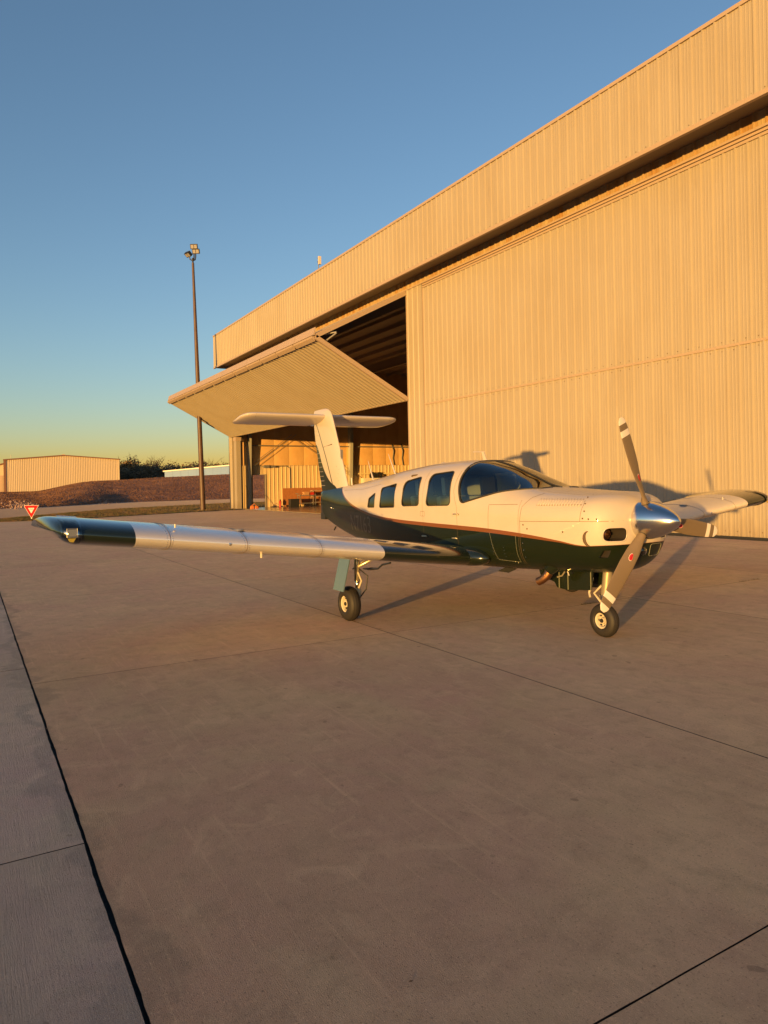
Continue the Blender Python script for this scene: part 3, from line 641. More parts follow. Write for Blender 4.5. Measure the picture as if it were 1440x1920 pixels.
tl = [  # px, top py, distance, kind, label
 (232, 868, 205, 'olive', 'olive brown tree against the right end of the tan hangar'),
 (247, 864, 215, 'dense', 'tall dark tree, second to the right of the tan hangar'),
 (262, 878, 200, 'dense', 'low dark rounded tree filling the gap right of the tall one'),
 (275, 874, 222, 'dense', 'dark tree just left of the leafless pale tree'),
 (288, 863, 230, 'bare', 'pale nearly leafless tree rising above its dark neighbours'),
 (304, 876, 215, 'olive', 'olive tree at the left corner of the pale warehouse'),
 (318, 876, 225, 'shrub', 'low straw coloured tree just over the warehouse left end'),
 (255, 884, 195, 'shrub', 'straw coloured bush low in front of the dark trees'),
 (272, 886, 193, 'shrub', 'reddish bush on the embankment crest before the dark trees'),
 (335, 879, 235, 'bare', 'thin bare tree tips over the warehouse roof near its low end'),
 (352, 877, 238, 'olive', 'small olive tree behind the middle of the warehouse roof'),
 (366, 877, 240, 'bare', 'bare twiggy tree just left of the floodlight pole'),
 (390, 868, 235, 'olive', 'taller olive tree just right of the floodlight pole'),
 (402, 874, 238, 'bare', 'small bare tree between pole and hangar over the white roof'),
 (414, 873, 240, 'dense', 'small dark tree near the hangar corner above the roof'),
 (427, 872, 240, 'olive', 'olive treetop touching the left hangar corner'),
 (240, 880, 190, 'olive', 'short olive tree low beside the tan hangar wall'),
 (292, 884, 198, 'olive', 'short olive tree below the pale leafless one')]
for i, (px, py, d, k, lab) in enumerate(tl):
    cm, tm_, h_ = var[k, i % 2]; p = P3(px, py, d); zb_ = 1.0
    e = empty('tree', (p.x, p.y, zb_), i*1.7, lab, 'tree', 'trees beyond the embankment'); sc_ = (p.z-zb_)/h_; e.scale = (sc_*random.Random(i).uniform(1., 1.25),)*2 + (sc_,)
    link('crown', cm, e); link('trunk', tm_, e)
# distant wood all round, seen mostly in reflections: low enough to leave the sun clear
r = random.Random(11); mb = MB(); V = mb.v; F = mb.f
for k in range(5200):
    a = R(-175 + 260*(k/5200.)); rad = 420+r.uniform(0, 50); hh_ = 5.2+1.7*math.sin(a*9)+1.2*math.sin(a*23+1)
    p = Vector((math.cos(a)*rad, math.sin(a)*rad, -.5+hh_*r.random()**.7)); s = r.uniform(.9, 2.2); u = Vector((r.gauss(0, 1), r.gauss(0, 1), r.gauss(0, 1))).normalized(); w_ = u.orthogonal().normalized(); i = len(V)
    V += [p-u*s, p+w_*s*.7, p+u*s, p-w_*s*.7]; F.append((i, i+1, i+2, i+3))
tag(mb.obj('far_wood', m_leafB, fix=False), 'low dark far-off woodland along the horizon behind the apron', 'woodland', kind='stuff')
#@@AIRCRAFT
# ================================================================== the aeroplane (local x forward, y to its left, z up)
AC = empty('light_aircraft', (-5.1, 5.68, 0), 0, 'cream and dark green single engine T-tail aeroplane with copper side stripe on the apron', 'aeroplane')
def hermite(xs, ys, x):
    xs = np.array(xs, float); ys = np.array(ys, float); n = len(xs); h = np.diff(xs); d = np.diff(ys)/h; m = np.zeros(n)
    for i in range(1, n-1):
        if d[i-1]*d[i] > 0:
            w1 = 2*h[i]+h[i-1]; w2 = h[i]+2*h[i-1]; m[i] = (w1+w2)/(w1/d[i-1]+w2/d[i])
    m[0] = d[0]; m[-1] = d[-1]; x = float(min(max(x, xs[0]), xs[-1])); i = min(n-2, int(np.searchsorted(xs, x, 'right')-1)); t = (x-xs[i])/h[i]
    return float((2*t**3-3*t**2+1)*ys[i]+(t**3-2*t**2+t)*h[i]*m[i]+(-2*t**3+3*t**2)*ys[i+1]+(t**3-t**2)*h[i]*m[i+1])
#        x      w     zbot   zmid  ztop   ntop nbot
ST = [(-6.80, .030, 1.06, 1.30, 1.49, 2.0, 2.0),
      (-6.50, .065, .965, 1.28, 1.535, 2.1, 2.1),
      (-6.10, .130, .855, 1.24, 1.565, 2.2, 2.2),
      (-5.60, .215, .755, 1.20, 1.595, 2.3, 2.4),
      (-4.90, .345, .665, 1.16, 1.655, 2.5, 2.8),
      (-4.20, .470, .615, 1.15, 1.730, 2.7, 3.2),
      (-3.40, .560, .585, 1.14, 1.815, 3.0, 3.6),
      (-2.60, .600, .575, 1.14, 1.875, 3.1, 4.0),
      (-2.10, .610, .575, 1.14, 1.885, 3.1, 4.0),
      (-1.80, .610, .580, 1.14, 1.865, 3.0, 4.0),
      (-1.50, .608, .590, 1.14, 1.800, 2.7, 4.0),
      (-1.10, .603, .605, 1.14, 1.665, 2.6, 4.0),
      (-.70, .595, .625, 1.14, 1.535, 3.0, 3.8),
      (-.30, .585, .640, 1.15, 1.502, 3.0, 3.4),
      (.00, .570, .655, 1.16, 1.485, 3.0, 3.0),
      (.18, .545, .680, 1.17, 1.478, 3.0, 2.7),
      (.28, .505, .720, 1.17, 1.462, 2.9, 2.5),
      (.35, .440, .775, 1.18, 1.435, 2.7, 2.3),
      (.40, .350, .850, 1.19, 1.390, 2.3, 2.1),
      (.43, .230, .970, 1.20, 1.350, 2.0, 2.0)]
SX = [s[0] for s in ST]
_c = {}
def sec(x):
    k = round(x, 4)
    if k not in _c: _c[k] = [hermite(SX, [s[j] for s in ST], x) for j in range(1, 7)]
    return _c[k]
def ring(x, n, off=0.):
    w_, zb, zm, zt, n1, n2 = sec(x); out_ = []
    for k in range(n):
        th = 2*math.pi*k/n; c = math.cos(th); s = math.sin(th); e = n1 if s >= 0 else n2
        a = (zt-zm-off) if s >= 0 else (zm-zb-off)
        out_.append((x, -math.copysign(abs(c)**(2/e), c)*(w_-off), zm + math.copysign(abs(s)**(2/e), s)*a))
    return out_
def side_y(x, z, off=0.):                      # positive half width of the skin at (x, z)
    w_, zb, zm, zt, n1, n2 = sec(x); a, e = (zt-zm, n1) if z >= zm else (zm-zb, n2); q = min(1, abs(z-zm)/a)
    return w_*(1-q**e)**(1/e) + off
def tube_loft(xs, n, off=0., capA=True, capB=True):
    mb = MB(); v = []; f = []
    for x in xs: v += ring(x, n, off)
    for i in range(len(xs)-1):
        for k in range(n):
            k2 = (k+1) % n; f.append((i*n+k, (i+1)*n+k, (i+1)*n+k2, i*n+k2))
    if capA: f.append(tuple(range(n)))
    if capB: f.append(tuple((len(xs)-1)*n+k for k in range(n-1, -1, -1)))
    mb.add(v, f); return mb
def frange(a, b, n): return [a+(b-a)*i/n for i in range(n+1)]
fx = frange(-6.8, -1.9, 60) + frange(-1.88, -.5, 34)[0:] + frange(-.46, .18, 16)[0:] + [.21, .24, .27, .30, .33, .355, .375, .395, .41, .42, .43]
fx = sorted(set(round(x, 4) for x in fx))
NR = 96
# --- paint: cream above, green below a curve, copper pinstripe
def paint_mat():
    m = bpy.data.materials.new('aircraft_paint'); m.use_nodes = True; t = m.node_tree; N = t.nodes; K = t.links.new; b = N['Principled BSDF']
    tc = N.new('ShaderNodeTexCoord'); sp = N.new('ShaderNodeSeparateXYZ'); K(tc.outputs['Object'], sp.inputs[0])
    X0, X1 = -7.2, .6
    mr = N.new('ShaderNodeMapRange'); mr.inputs[1].default_value = X0; mr.inputs[2].default_value = X1; K(sp.outputs[0], mr.inputs[0])
    def curve(pts):
        c = N.new('ShaderNodeFloatCurve'); cm = c.mapping; cc = cm.curves[0]
        P = [((x-X0)/(X1-X0), z/2.) for x, z in pts]
        cc.points[0].location = P[0]; cc.points[1].location = P[-1]
        for p in P[1:-1]: cc.points.new(*p)
        cm.update(); K(mr.outputs[0], c.inputs['Value']); s = N.new('ShaderNodeMath'); s.operation = 'MULTIPLY'; s.inputs[1].default_value = 2.; K(c.outputs[0], s.inputs[0]); return s.outputs[0]
    top = [(-7.2, 1.96), (-6.30, 1.90), (-6.05, 1.70), (-5.80, 1.56), (-5.55, 1.44), (-5.30, 1.355), (-4.95, 1.275), (-4.48, 1.205), (-4.0, 1.155), (-3.3, 1.118), (-2.45, 1.10), (-1.77, 1.09), (-1.18, 1.075), (-.5, 1.035), (-.14, 1.0), (.16, .965), (.30, .972), (.6, .985)]
    wd = [(-7.2, .0), (-5.9, .0), (-5.6, .018), (-5.0, .03), (-4.0, .038), (-2.5, .046), (-1.2, .046), (-.5, .034), (.0, .012), (.2, .006), (.6, .004)]
    zt = curve(top); ww = curve(wd)
    def sub(a, c):
        s = N.new('ShaderNodeMath'); s.operation = 'SUBTRACT'; K(a, s.inputs[0]); K(c, s.inputs[1]); return s.outputs[0]
    def step(v):
        r_ = N.new('ShaderNodeMapRange'); r_.inputs[1].default_value = -.0012; r_.inputs[2].default_value = .0012; K(v, r_.inputs[0]); return r_.outputs[0]
    A_ = step(sub(sp.outputs[2], zt)); B_ = step(sub(sp.outputs[2], sub(zt, ww)))
    nz = N.new('ShaderNodeTexNoise'); nz.inputs['Scale'].default_value = 3.; nz.inputs['Detail'].default_value = 5; K(tc.outputs['Object'], nz.inputs[0])
    nr_ = N.new('ShaderNodeMapRange'); nr_.inputs[1].default_value = .35; nr_.inputs[2].default_value = .7; K(nz.outputs[0], nr_.inputs[0])
    cw = N.new('ShaderNodeMix'); cw.data_type = 'RGBA'; cw.inputs[6].default_value = (.50, .435, .37, 1); cw.inputs[7].default_value = (.475, .41, .345, 1); K(nr_.outputs[0], cw.inputs[0])
    m1 = N.new('ShaderNodeMix'); m1.data_type = 'RGBA'; m1.inputs[6].default_value = (.0075, .0125, .0045, 1); m1.inputs[7].default_value = (.17, .06, .02, 1); K(B_, m1.inputs[0])
    m2 = N.new('ShaderNodeMix'); m2.data_type = 'RGBA'; K(A_, m2.inputs[0]); K(m1.outputs[2], m2.inputs[6]); K(cw.outputs[2], m2.inputs[7])
    K(m2.outputs[2], b.inputs['Base Color']); b.inputs['Roughness'].default_value = .45; b.inputs['Specular IOR Level'].default_value = .15; b.inputs['Coat Weight'].default_value = .6; b.inputs['Coat Roughness'].default_value = .03
    n2 = N.new('ShaderNodeTexNoise'); n2.inputs['Scale'].default_value = 5; n2.inputs['Detail'].default_value = 2; K(tc.outputs['Object'], n2.inputs[0])
    bp = N.new('ShaderNodeBump'); bp.inputs['Strength'].default_value = .35; bp.inputs['Distance'].default_value = .004; K(n2.outputs[0], bp.inputs['Height']); K(bp.outputs[0], b.inputs['Normal']); K(bp.outputs[0], b.inputs['Coat Normal'])
    return m
m_paint = paint_mat()
m_cream = mat('cream_paint', (.50, .435, .37), .3, coat=.7)
m_green = mat('green_paint', (.0075, .0125, .0045), .25, coat=1., bump=(5, .3, .004, 2))
m_alu = mat('polished_aluminium', (.88, .83, .77), .2, metal=.6, bump=(4, .25, .004, 2))
m_skin = mat('wing_skin', (.66, .58, .48), .3, coat=.5)
m_chrome = mat('polished_spinner', (.74, .72, .70), .17, metal=1.)
m_rub = mat('tyre_rubber', (.018, .015, .013), .65, bump=(60, .3, .003)); m_rim = mat('rim_paint', (.50, .45, .36), .4); m_strut = mat('strut_metal', (.60, .52, .36), .3, metal=.7)
m_cabin = mat('cabin_liner', (.12, .10, .085), .8); m_leather = mat('cream_leather', (.55, .50, .38), .55); m_seal = mat('window_seal', (.03, .028, .024), .6); m_line = mat('panel_gap', (.10, .065, .035), .8); m_linegreen = mat('bare_edge', (.20, .20, .14), .4)
m_engine = mat('engine_bay', (.02, .016, .014), .6); m_exh = mat('exhaust_pipe', (.42, .21, .10), .38, metal=1.); m_rivet = mat('rivet', (.85, .80, .7), .2, metal=1.); m_propb = mat('propeller_grey', (.17, .125, .08), .45, spec=.4); m_propw = mat('propeller_white', (.72, .66, .60), .4)
m_logo = mat('emblem_red', (.60, .02, .03), .35); m_logow = mat('emblem_rim', (.8, .7, .65), .35); m_script = mat('emblem_dark', (.12, .008, .012), .4)
outer = tube_loft(fx, NR)
body = outer.obj('fuselage', m_paint, AC, smooth=True)
body.data.materials.append(m_cabin); body.data.materials.append(m_engine)
bvA = None
bmA = bmesh.new(); bmA.from_mesh(body.data); bmA.normal_update(); bvA = BVHTree.FromBMesh(bmA)
vn = [v_.normal.copy() for v_ in bmA.verts]; fvi = [[v_.index for v_ in f_.verts] for f_ in bmA.faces]; vco = [v_.co.copy() for v_ in bmA.verts]; bmA.free()
def surf_normal(p):
    loc, nrm, idx, dist = bvA.find_nearest(p)
    if idx is None: return None, 1
    if len(fvi[idx]) > 4: return nrm, dist
    ws = [1/max(1e-6, (loc-vco[i]).length_squared) for i in fvi[idx]]
    # smooth blend: bilinear-like inverse distance
    n_ = Vector((0, 0, 0))
    for i, w__ in zip(fvi[idx], ws): n_ += vn[i]*w__
    return n_.normalized(), dist
def rpoly(pts, r_=.05, seg=5):                 # round the corners of an (x,z) polygon
    out_ = []; n_ = len(pts)
    for i in range(n_):
        p = Vector(pts[i][:2]); rr = pts[i][2] if len(pts[i]) > 2 else r_
        a = (Vector(pts[i-1][:2])-p); b_ = (Vector(pts[(i+1) % n_][:2])-p)
        ra = min(rr, a.length*.49); rb = min(rr, b_.length*.49); A_ = p+a.normalized()*ra; B_ = p+b_.normalized()*rb
        for k in range(seg+1):
            t = k/seg; q = A_*(1-t)**2 + p*2*t*(1-t) + B_*t*t; out_.append((q.x, q.y))
    return out_
WIN = {2: rpoly([(-2.46, 1.715, .09), (-1.985, 1.745, .05), (-1.955, 1.52, .2), (-1.93, 1.33, .07), (-2.46, 1.315, .06)]),
       3: rpoly([(-3.09, 1.63, .09), (-2.675, 1.69, .05), (-2.66, 1.5, .1), (-2.64, 1.315, .06), (-3.09, 1.30, .06)]),
       4: rpoly([(-3.79, 1.545, .04), (-3.33, 1.605, .03), (-3.31, 1.28, .03), (-3.78, 1.265, .03)]),
       5: rpoly([(-4.22, 1.39, .03), (-4.00, 1.475, .03), (-3.99, 1.265, .02), (-4.24, 1.26, .02)])}
WS = rpoly([(-1.72, 1.355, .06), (-1.80, 1.56, .25), (-1.80, 1.80, .12), (-1.70, 2.1, .05), (-.70, 2.1, .01), (-.67, 1.520, .02), (-.86, 1.515, .12), (-1.10, 1.492, .2), (-1.34, 1.438, .25)], seg=7)
def tmp(mb, name='tmp'):
    return link(name, mb.mesh(name))
def boolean(o, cutter, op='DIFFERENCE'):
    md = o.modifiers.new('b', 'BOOLEAN'); md.operation = op; md.solver = 'EXACT'; md.object = cutter; md.use_self = False
    bpy.context.view_layer.update(); dg = bpy.context.evaluated_depsgraph_get(); me = bpy.data.meshes.new_from_object(o.evaluated_get(dg)); o.modifiers.clear(); old = o.data; o.data = me; return o
inner = tube_loft([x for x in fx if -4.5 < x < -.72], NR, .028)
iv = [(x, y, max(z, .80)) for x, y, z in inner.v]; inner.v = iv
ci = tmp(inner); ci.data.materials.append(m_cabin)
for f_ in ci.data.polygons: f_.material_index = 0
AW = AC.matrix_world
bpy.context.view_layer.update()
for o_ in (ci,): o_.parent = AC
boolean(body, ci)
cut = MB()
for k, P in WIN.items(): cut.prism(P, 'y', -1., 1.)
cw_ = tmp(cut); cw_.parent = AC; boolean(body, cw_)
cs = MB(); cs.prism(WS, 'y', -1., 1.); cws = tmp(cs); cws.parent = AC; boolean(body, cws)
# cowl nostrils, duct opening: shallow pockets
def rrect(cy_, cz_, w_, h_, r_): return rpoly([(cy_-w_/2, cz_-h_/2), (cy_+w_/2, cz_-h_/2), (cy_+w_/2, cz_+h_/2), (cy_-w_/2, cz_+h_/2)], r_)
nos = MB(); nos.prism(rrect(-.345, 1.075, .22, .13, .058), 'x', .10, .8); nos.prism(rrect(.345, 1.075, .22, .13, .058), 'x', .10, .8)
nos.prism(rrect(-.40, .885, .06, .075, .01), 'x', .15, .8)
cn = tmp(nos); cn.parent = AC; boolean(body, cn)
def finish(o, mats=None, offmat=1):
    me = o.data; nl = []
    for p in me.polygons:
        c = p.center; n_, d_ = surf_normal(c); outerf = d_ < .0025 and n_ is not None and n_.dot(p.normal) > .5
        p.use_smooth = True
        if outerf: p.material_index = 0
        else:
            p.material_index = (2 if c.x > .0 else offmat)
        for li in p.loop_indices:
            if outerf:
                q, _ = surf_normal(me.vertices[me.loops[li].vertex_index].co); nl.append(q if len(p.vertices) < 90 else p.normal)
            else: nl.append(p.normal)
    me.normals_split_custom_set([tuple(q) for q in nl])
while len(body.data.materials) > 0: body.data.materials.pop(index=0)
for m_ in (m_paint, m_cabin, m_engine): body.data.materials.append(m_)
finish(body)
for o_ in (ci, cw_, cws, cn): bpy.data.objects.remove(o_)
# panes: the skin surface inside each outline
glz = tube_loft([x for x in fx if -4.6 < x < -.3], NR, .004)
def pane(name, P, y0, y1, parent=AC, m=m_glass):
    g_ = tmp(glz, name); g_.parent = AC
    c_ = MB(); c_.prism(P, 'y', y0, y1); c_ = tmp(c_); c_.parent = AC
    boolean(g_, c_, 'INTERSECT'); bpy.data.objects.remove(c_)
    bm = bmesh.new(); bm.from_mesh(g_.data); dele = []
    for f_ in bm.faces:
        n_, d_ = surf_normal(f_.calc_center_median())
        if d_ > .012 or n_.dot(f_.normal) < .6: dele.append(f_)
    bmesh.ops.delete(bm, geom=dele, context='FACES'); bm.to_mesh(g_.data); bm.free()
    me = g_.data; me.materials.clear(); me.materials.append(m); nl = []
    for p in me.polygons:
        p.use_smooth = True; p.material_index = 0
        for li in p.loop_indices: nl.append(tuple(surf_normal(me.vertices[me.loops[li].vertex_index].co)[0]))
    me.normals_split_custom_set(nl); g_.name = name; return g_
for k, P in WIN.items():
    for s in (-1, 1):
        wn = pane('window', P, *( (-1, -.1) if s < 0 else (.1, 1)))
        rp = [(x, s*side_y(x, z, .002), z) for x, z in P]; MB().tube(rp+[rp[0]], .0075, 6, cap=False).obj('seal', m_seal, wn, smooth=True)
for s in (-1, 1): pane('windscreen', WS, *((-1, -.012) if s < 0 else (.012, 1)))
def top_z(x): return sec(x)[3]
MB().tube([(x, 0, top_z(x)+.002) for x in frange(-1.79, -.66, 22)], .008, 8).obj('windscreen_post', m_seal, AC, smooth=True)
for s in (-1, 1):
    pts = [(-1.80, 1.80), (-1.80, 1.6), (-1.775, 1.5), (-1.735, 1.40)]
    q = [p for p in WS if p[1] < 1.80]
    rp = [(x, s*side_y(x, min(z, sec(x)[3]-.0005), .002), z) for x, z in q if z < sec(x)[3]]
    # order along the loop: find the gap
    def gap(L_): return max(range(len(L_)), key=lambda i: (Vector(L_[i])-Vector(L_[i-1])).length)
    g0 = gap(rp); rp = rp[g0:]+rp[:g0]
    MB().tube(rp, .011, 6).obj('windscreen_seal', m_seal, AC, smooth=True)
yy_ = frange(-.56, .56, 26)
rear = []
for k in range(27):                            # hoop over the roof at the rear of the windscreen
    th = math.pi*k/26; w_, zb, zm, zt, n1, n2 = sec(-1.80); c = math.cos(th); s = math.sin(th); rear.append((-1.805, -math.copysign(abs(c)**(2/n1), c)*(w_+.002), zm+abs(s)**(2/n1)*(zt-zm+.002)))
MB().tube([p for p in rear if p[2] > 1.70], .010, 6).obj('windscreen_hoop', m_seal, AC, smooth=True)
# --- cabin
mb = MB(); mb.prism([(-1.30, .81), (-1.14, 1.38), (-1.08, 1.43), (-.80, 1.43), (-.80, .81)], 'y', -.42, .42); mb.obj('instrument_panel', m_black, AC)
def seat(x, y, flip=1, rec=.0):
    s_ = empty('seat', (x, y, .82), 0, parent=AC)
    MB().prism([(-.22*flip, .10), (.26*flip, .14), (.27*flip, .28), (-.20*flip, .24)], 'y', -.21, .21).obj('cushion', m_leather, s_, smooth=False)
    bm_ = MB(); P = rpoly([(-.20*flip, .22), (-.10*flip, .24), (-(.20+rec)*flip, .62), (-(.29+rec)*flip, .60)], .03); bm_.prism(P, 'y', -.20, .20); bm_.obj('backrest', m_leather, s_)
    h_ = MB(); P = rpoly([(-(.22+rec)*flip-.045, .62), (-(.22+rec)*flip+.03, .62), (-(.25+rec)*flip+.03, .86), (-(.25+rec)*flip-.045, .86)], .04); h_.prism(P, 'y', -.12, .12); h_.obj('headrest', m_leather, s_)
    MB().box((-.2, -.19, 0), (.2, -.15, .12)).box((-.2, .15, 0), (.2, .19, .12)).obj('rail', m_black, s_)
for y in (-.29, .29): seat(-1.66, y, 1, .03); seat(-2.12, y, 1, -.02); seat(-2.72, y, 1, .0)
for y in (-.22, .22): pass
yoke = MB().tube([(-1.12, -.28, 1.30), (-1.28, -.28, 1.30)], .015, 8).tube([(-1.28, -.42, 1.40), (-1.29, -.41, 1.28), (-1.28, -.28, 1.26), (-1.29, -.15, 1.28), (-1.28, -.14, 1.40)], .017, 8).obj('control_yoke', m_black, AC, smooth=True)
# --- panel lines hugging the skin
def ribbon(pts, wd, m, name, side=-1, off=.0015, parent=AC, dens=.03):
    P = []
    for i in range(len(pts)-1):
        a, b_ = Vector(pts[i]), Vector(pts[i+1]); n_ = max(1, int((b_-a).length/dens)); P += [a.lerp(b_, k/n_) for k in range(n_)]
    P.append(Vector(pts[-1])); v = []; f = []
    for i, p in enumerate(P):
        d = (P[min(i+1, len(P)-1)]-P[max(i-1, 0)]).normalized(); nn = Vector((-d.y, d.x))*wd/2
        for q in (p+nn, p-nn):
            zc = min(q.y, sec(q.x)[3]-.002); v.append((q.x, side*side_y(q.x, zc, off), zc + (.001 if zc > 1.4 else 0)))
    for i in range(len(P)-1): f.append((2*i, 2*i+1, 2*i+3, 2*i+2))
    return MB().add(v, f).obj(name, m, parent, fix=False)
def rivets(pts, name='rivets', side=-1, r_=.0045, m=m_rivet, step=.035, parent=AC):
    mb = MB()
    for i in range(len(pts)-1):
        a, b_ = Vector(pts[i]), Vector(pts[i+1]); n_ = max(1, int((b_-a).length/step))
        for k in range(n_):
            q = a.lerp(b_, k/n_); y = side*side_y(q.x, q.y, .0); mb.lathe([(0, r_), (.0018, r_*.7), (.0022, 0)], 6, Matrix.Translation((q.x, y, q.y)) @ Matrix.Rotation(R(90*side), 4, 'Z'))
    o = mb.obj(name, m, parent); o['kind'] = 'stuff'; return o
for s in (-1, 1):
    ribbon([(-.69, 1.175), (.13, 1.20), (.42, 1.205)], .004, m_line, 'cowl_seam', s)
    ribbon([(-.69, .66), (-.69, 1.0), (-.69, 1.18), (-.675, 1.33), (-.60, 1.42), (-.50, 1.47)], .0045, m_line, 'cowl_seam', s)
    ribbon([(-.715, .66), (-.715, 1.4)], .003, m_line, 'firewall_seam', s)
    ribbon([(.13, 1.20), (.14, 1.36), (.10, 1.46)], .004, m_line, 'cowl_seam', s)
hb = ribbon([(-1.21, 1.06), (-1.21, 1.345), (-.75, 1.355)], .004, m_line, 'baggage_door_edge', -1); ribbon([(-1.19, 1.03), (-1.10, .73), (-.76, .73), (-.76, 1.02)], .004, m_linegreen, 'baggage_door_edge', -1)
rivets([(-1.17, .90), (-1.12, .745), (-.78, .715)]); rivets([(-.66, 1.02), (-.65, .72)], r_=.006, step=.07); rivets([(-.97, .88), (-.96, .74)], m=m_rivet, step=.03, r_=.004)
ribbon([(-1.86, 1.75), (-1.88, 1.5), (-1.80, 1.3), (-1.78, .86)], .0035, m_line, 'cabin_door_edge', -1); ribbon([(-2.55, 1.78), (-2.56, 1.4), (-2.52, .9)], .0025, m_line, 'skin_lap', -1)
ribbon([(-5.6, 1.51), (-4.6, 1.53), (-3.9, 1.60)], .003, m_line, 'skin_lap', -1)
for a in ((-1.80, 1.22), (-2.50, .92), (-1.83, .93)):
    y = -side_y(*a); hd = MB(); hd.tube([(a[0]-.05, y-.004, a[1]), (a[0]-.04, y-.022, a[1]+.004), (a[0]+.04, y-.022, a[1]+.006), (a[0]+.05, y-.004, a[1])], .008, 8); hd.obj('door_handle', m_strut, AC, smooth=True)
ribbon([(-2.60, 1.24), (-2.50, 1.24), (-2.50, 1.18), (-2.60, 1.18), (-2.60, 1.24)], .0035, m_line, 'latch_plate', -1)
bm_ = MB(); bm_.tube([(-2.98, -side_y(-2.98, 1.70)-.0, 1.70), (-2.93, -side_y(-2.93, 1.71)-.03, 1.71), (-2.84, -side_y(-2.84, 1.72), 1.715)], .010, 6); bm_.obj('vent', m_line, AC)
# camlocks on the cowl
cm_ = MB()
for x, z in ((.16, 1.23), (.17, 1.30), (.15, 1.37), (.22, 1.225), (.29, 1.225), (-.64, 1.14), (-.58, 1.10), (-.08, 1.09), (.11, 1.43)):
    cm_.lathe([(0, .009), (.0025, .009), (.003, 0)], 10, Matrix.Translation((x, -side_y(x, z), z)) @ Matrix.Rotation(R(-90), 4, 'Z'))
cm_.obj('camlocks', m_line, AC)['kind'] = 'stuff'
# louvres on the cowl cheek
for s in (-1, 1):
    for k in range(16):
        x = -.45 + .036*k; pts = [(x, s*side_y(x, z, .002), z) for z in (1.345, 1.37, 1.395, 1.415)]
        lv = MB(); lv.tube(pts, .006, 5); lv.obj('louvre', m_cream, AC, smooth=True)
    dk = ribbon([(-.47, 1.35), (.12, 1.36)], .006, m_line, 'louvre_shadow_strip', s, .0008)  # dark strip drawn on the skin as the louvres' shadow
# engine seen in the nostrils
for s in (-1, 1):
    MB().lathe([(0, .02), (0, .05), (.05, .055), (.06, .02), (.09, .015)], 14, Matrix.Translation((.225, s*.35, 1.075))).obj('alternator', m_exh, AC, smooth=True, sharp=40)
    MB().tube([(.20, s*.42, 1.06), (.22, s*.30, 1.10), (.2, s*.26, 1.05)], .008, 6).tube([(.22, s*.40, 1.11), (.21, s*.34, 1.04)], .006, 6).obj('hose', m_greysteel, AC)
    rp = rrect(s*.345, 1.075, .225, .135, .06); L_ = []
    for (yq, zq) in rp:                         # lip follows the skin
        loc = bvA.ray_cast(Vector((2, yq, zq)), Vector((-1, 0, 0)))[0]
        if loc is not None: L_.append(loc)
    MB().tube(L_+[L_[0]], .006, 6, cap=False).obj('inlet_lip', m_cream, AC, smooth=True)
# cheek exit step behind the nostrils and duct in green cowl
for s in (-1, 1):
    g_ = MB(); pts = []
    for k in range(9):
        t = math.pi*(.5 + k/8); z = 1.035+.072*math.cos(math.pi*k/8); x = .215 - .045*math.sin(math.pi*k/8); pts.append((x, s*side_y(x, z, -.001), z))
    g_.tube(pts, [.003, .008, .012, .015, .017, .017, .015, .012, .004], 8); g_.obj('cheek_step_shade', m_line, AC, smooth=True)  # brown colour stands in for the shade of the exit recess
for s in (-1,):
    MB().prism([(-.43, .85), (-.375, .85), (-.375, .92), (-.415, .92)], 'x', .165, .215).obj('duct_sunlit_wedge', m_cream, AC)  # pale wedge set inside the duct to imitate sunlight falling in it
# chin: landing light lens and oil cooler panel
q = []
for yq, zq in rrect(.20, .90, .20, .12, .03):
    loc = bvA.ray_cast(Vector((2, yq, zq)), Vector((-1, 0, 0)))[0]; q.append(loc+Vector((.002, 0, 0)))
MB().tube(q+[q[0]], .003, 5, cap=False).obj('chin_panel_edge', m_linegreen, AC)
mb = MB(); mb.lathe([(0, .045), (.012, .04), (.018, 0)], 16, Matrix.Translation(bvA.ray_cast(Vector((2, .0, .90)), Vector((-1, 0, 0)))[0])); mb.obj('landing_light', m_clear, AC, smooth=True)
# exhaust stack and belly scoop
for s in (-1,):
    MB().tube([(-.42, s*.36, .74), (-.46, s*.39, .66), (-.49, s*.41, .60), (-.54, s*.43, .555), (-.59, s*.44, .53)], [.05, .05, .047, .044, .044], 14, cap=False).obj('exhaust_stack', m_exh, AC, smooth=True)
    MB().tube([(-.34, s*.36, .80), (-.42, s*.395, .70), (-.46, s*.41, .655)], [.10, .075, .058], 16, cap=False).obj('exhaust_fairing', m_green, AC, smooth=True)
    MB().tube([(-.30, s*.34, .655), (-.34, s*.34, .61), (-.40, s*.35, .59)], .008, 6).tube([(-.26, -.34, .66), (-.24, -.34, .62)], .008, 6).obj('breather_pipes', m_strut, AC)
# --- nose gear doors
for s in (-1, 1):
    P = [(-.88, .66), (-.80, .47), (-.74, .50), (-.70, .52), (-.62, .50), (-.58, .445), (-.46, .435), (-.10, .47), (-.07, .68)]
    MB().prism(P, 'y', s*.14-.03-.008, s*.14-.03+.008).obj('nose_gear_door', m_green, AC)
MB().box((-.55, -.184, .44), (-.544, -.178, .66)).box((-.42, -.184, .44), (-.414, -.178, .66)).box((-.10, -.184, .47), (-.094, -.178, .66)).obj('door_rib', m_linegreen, AC)
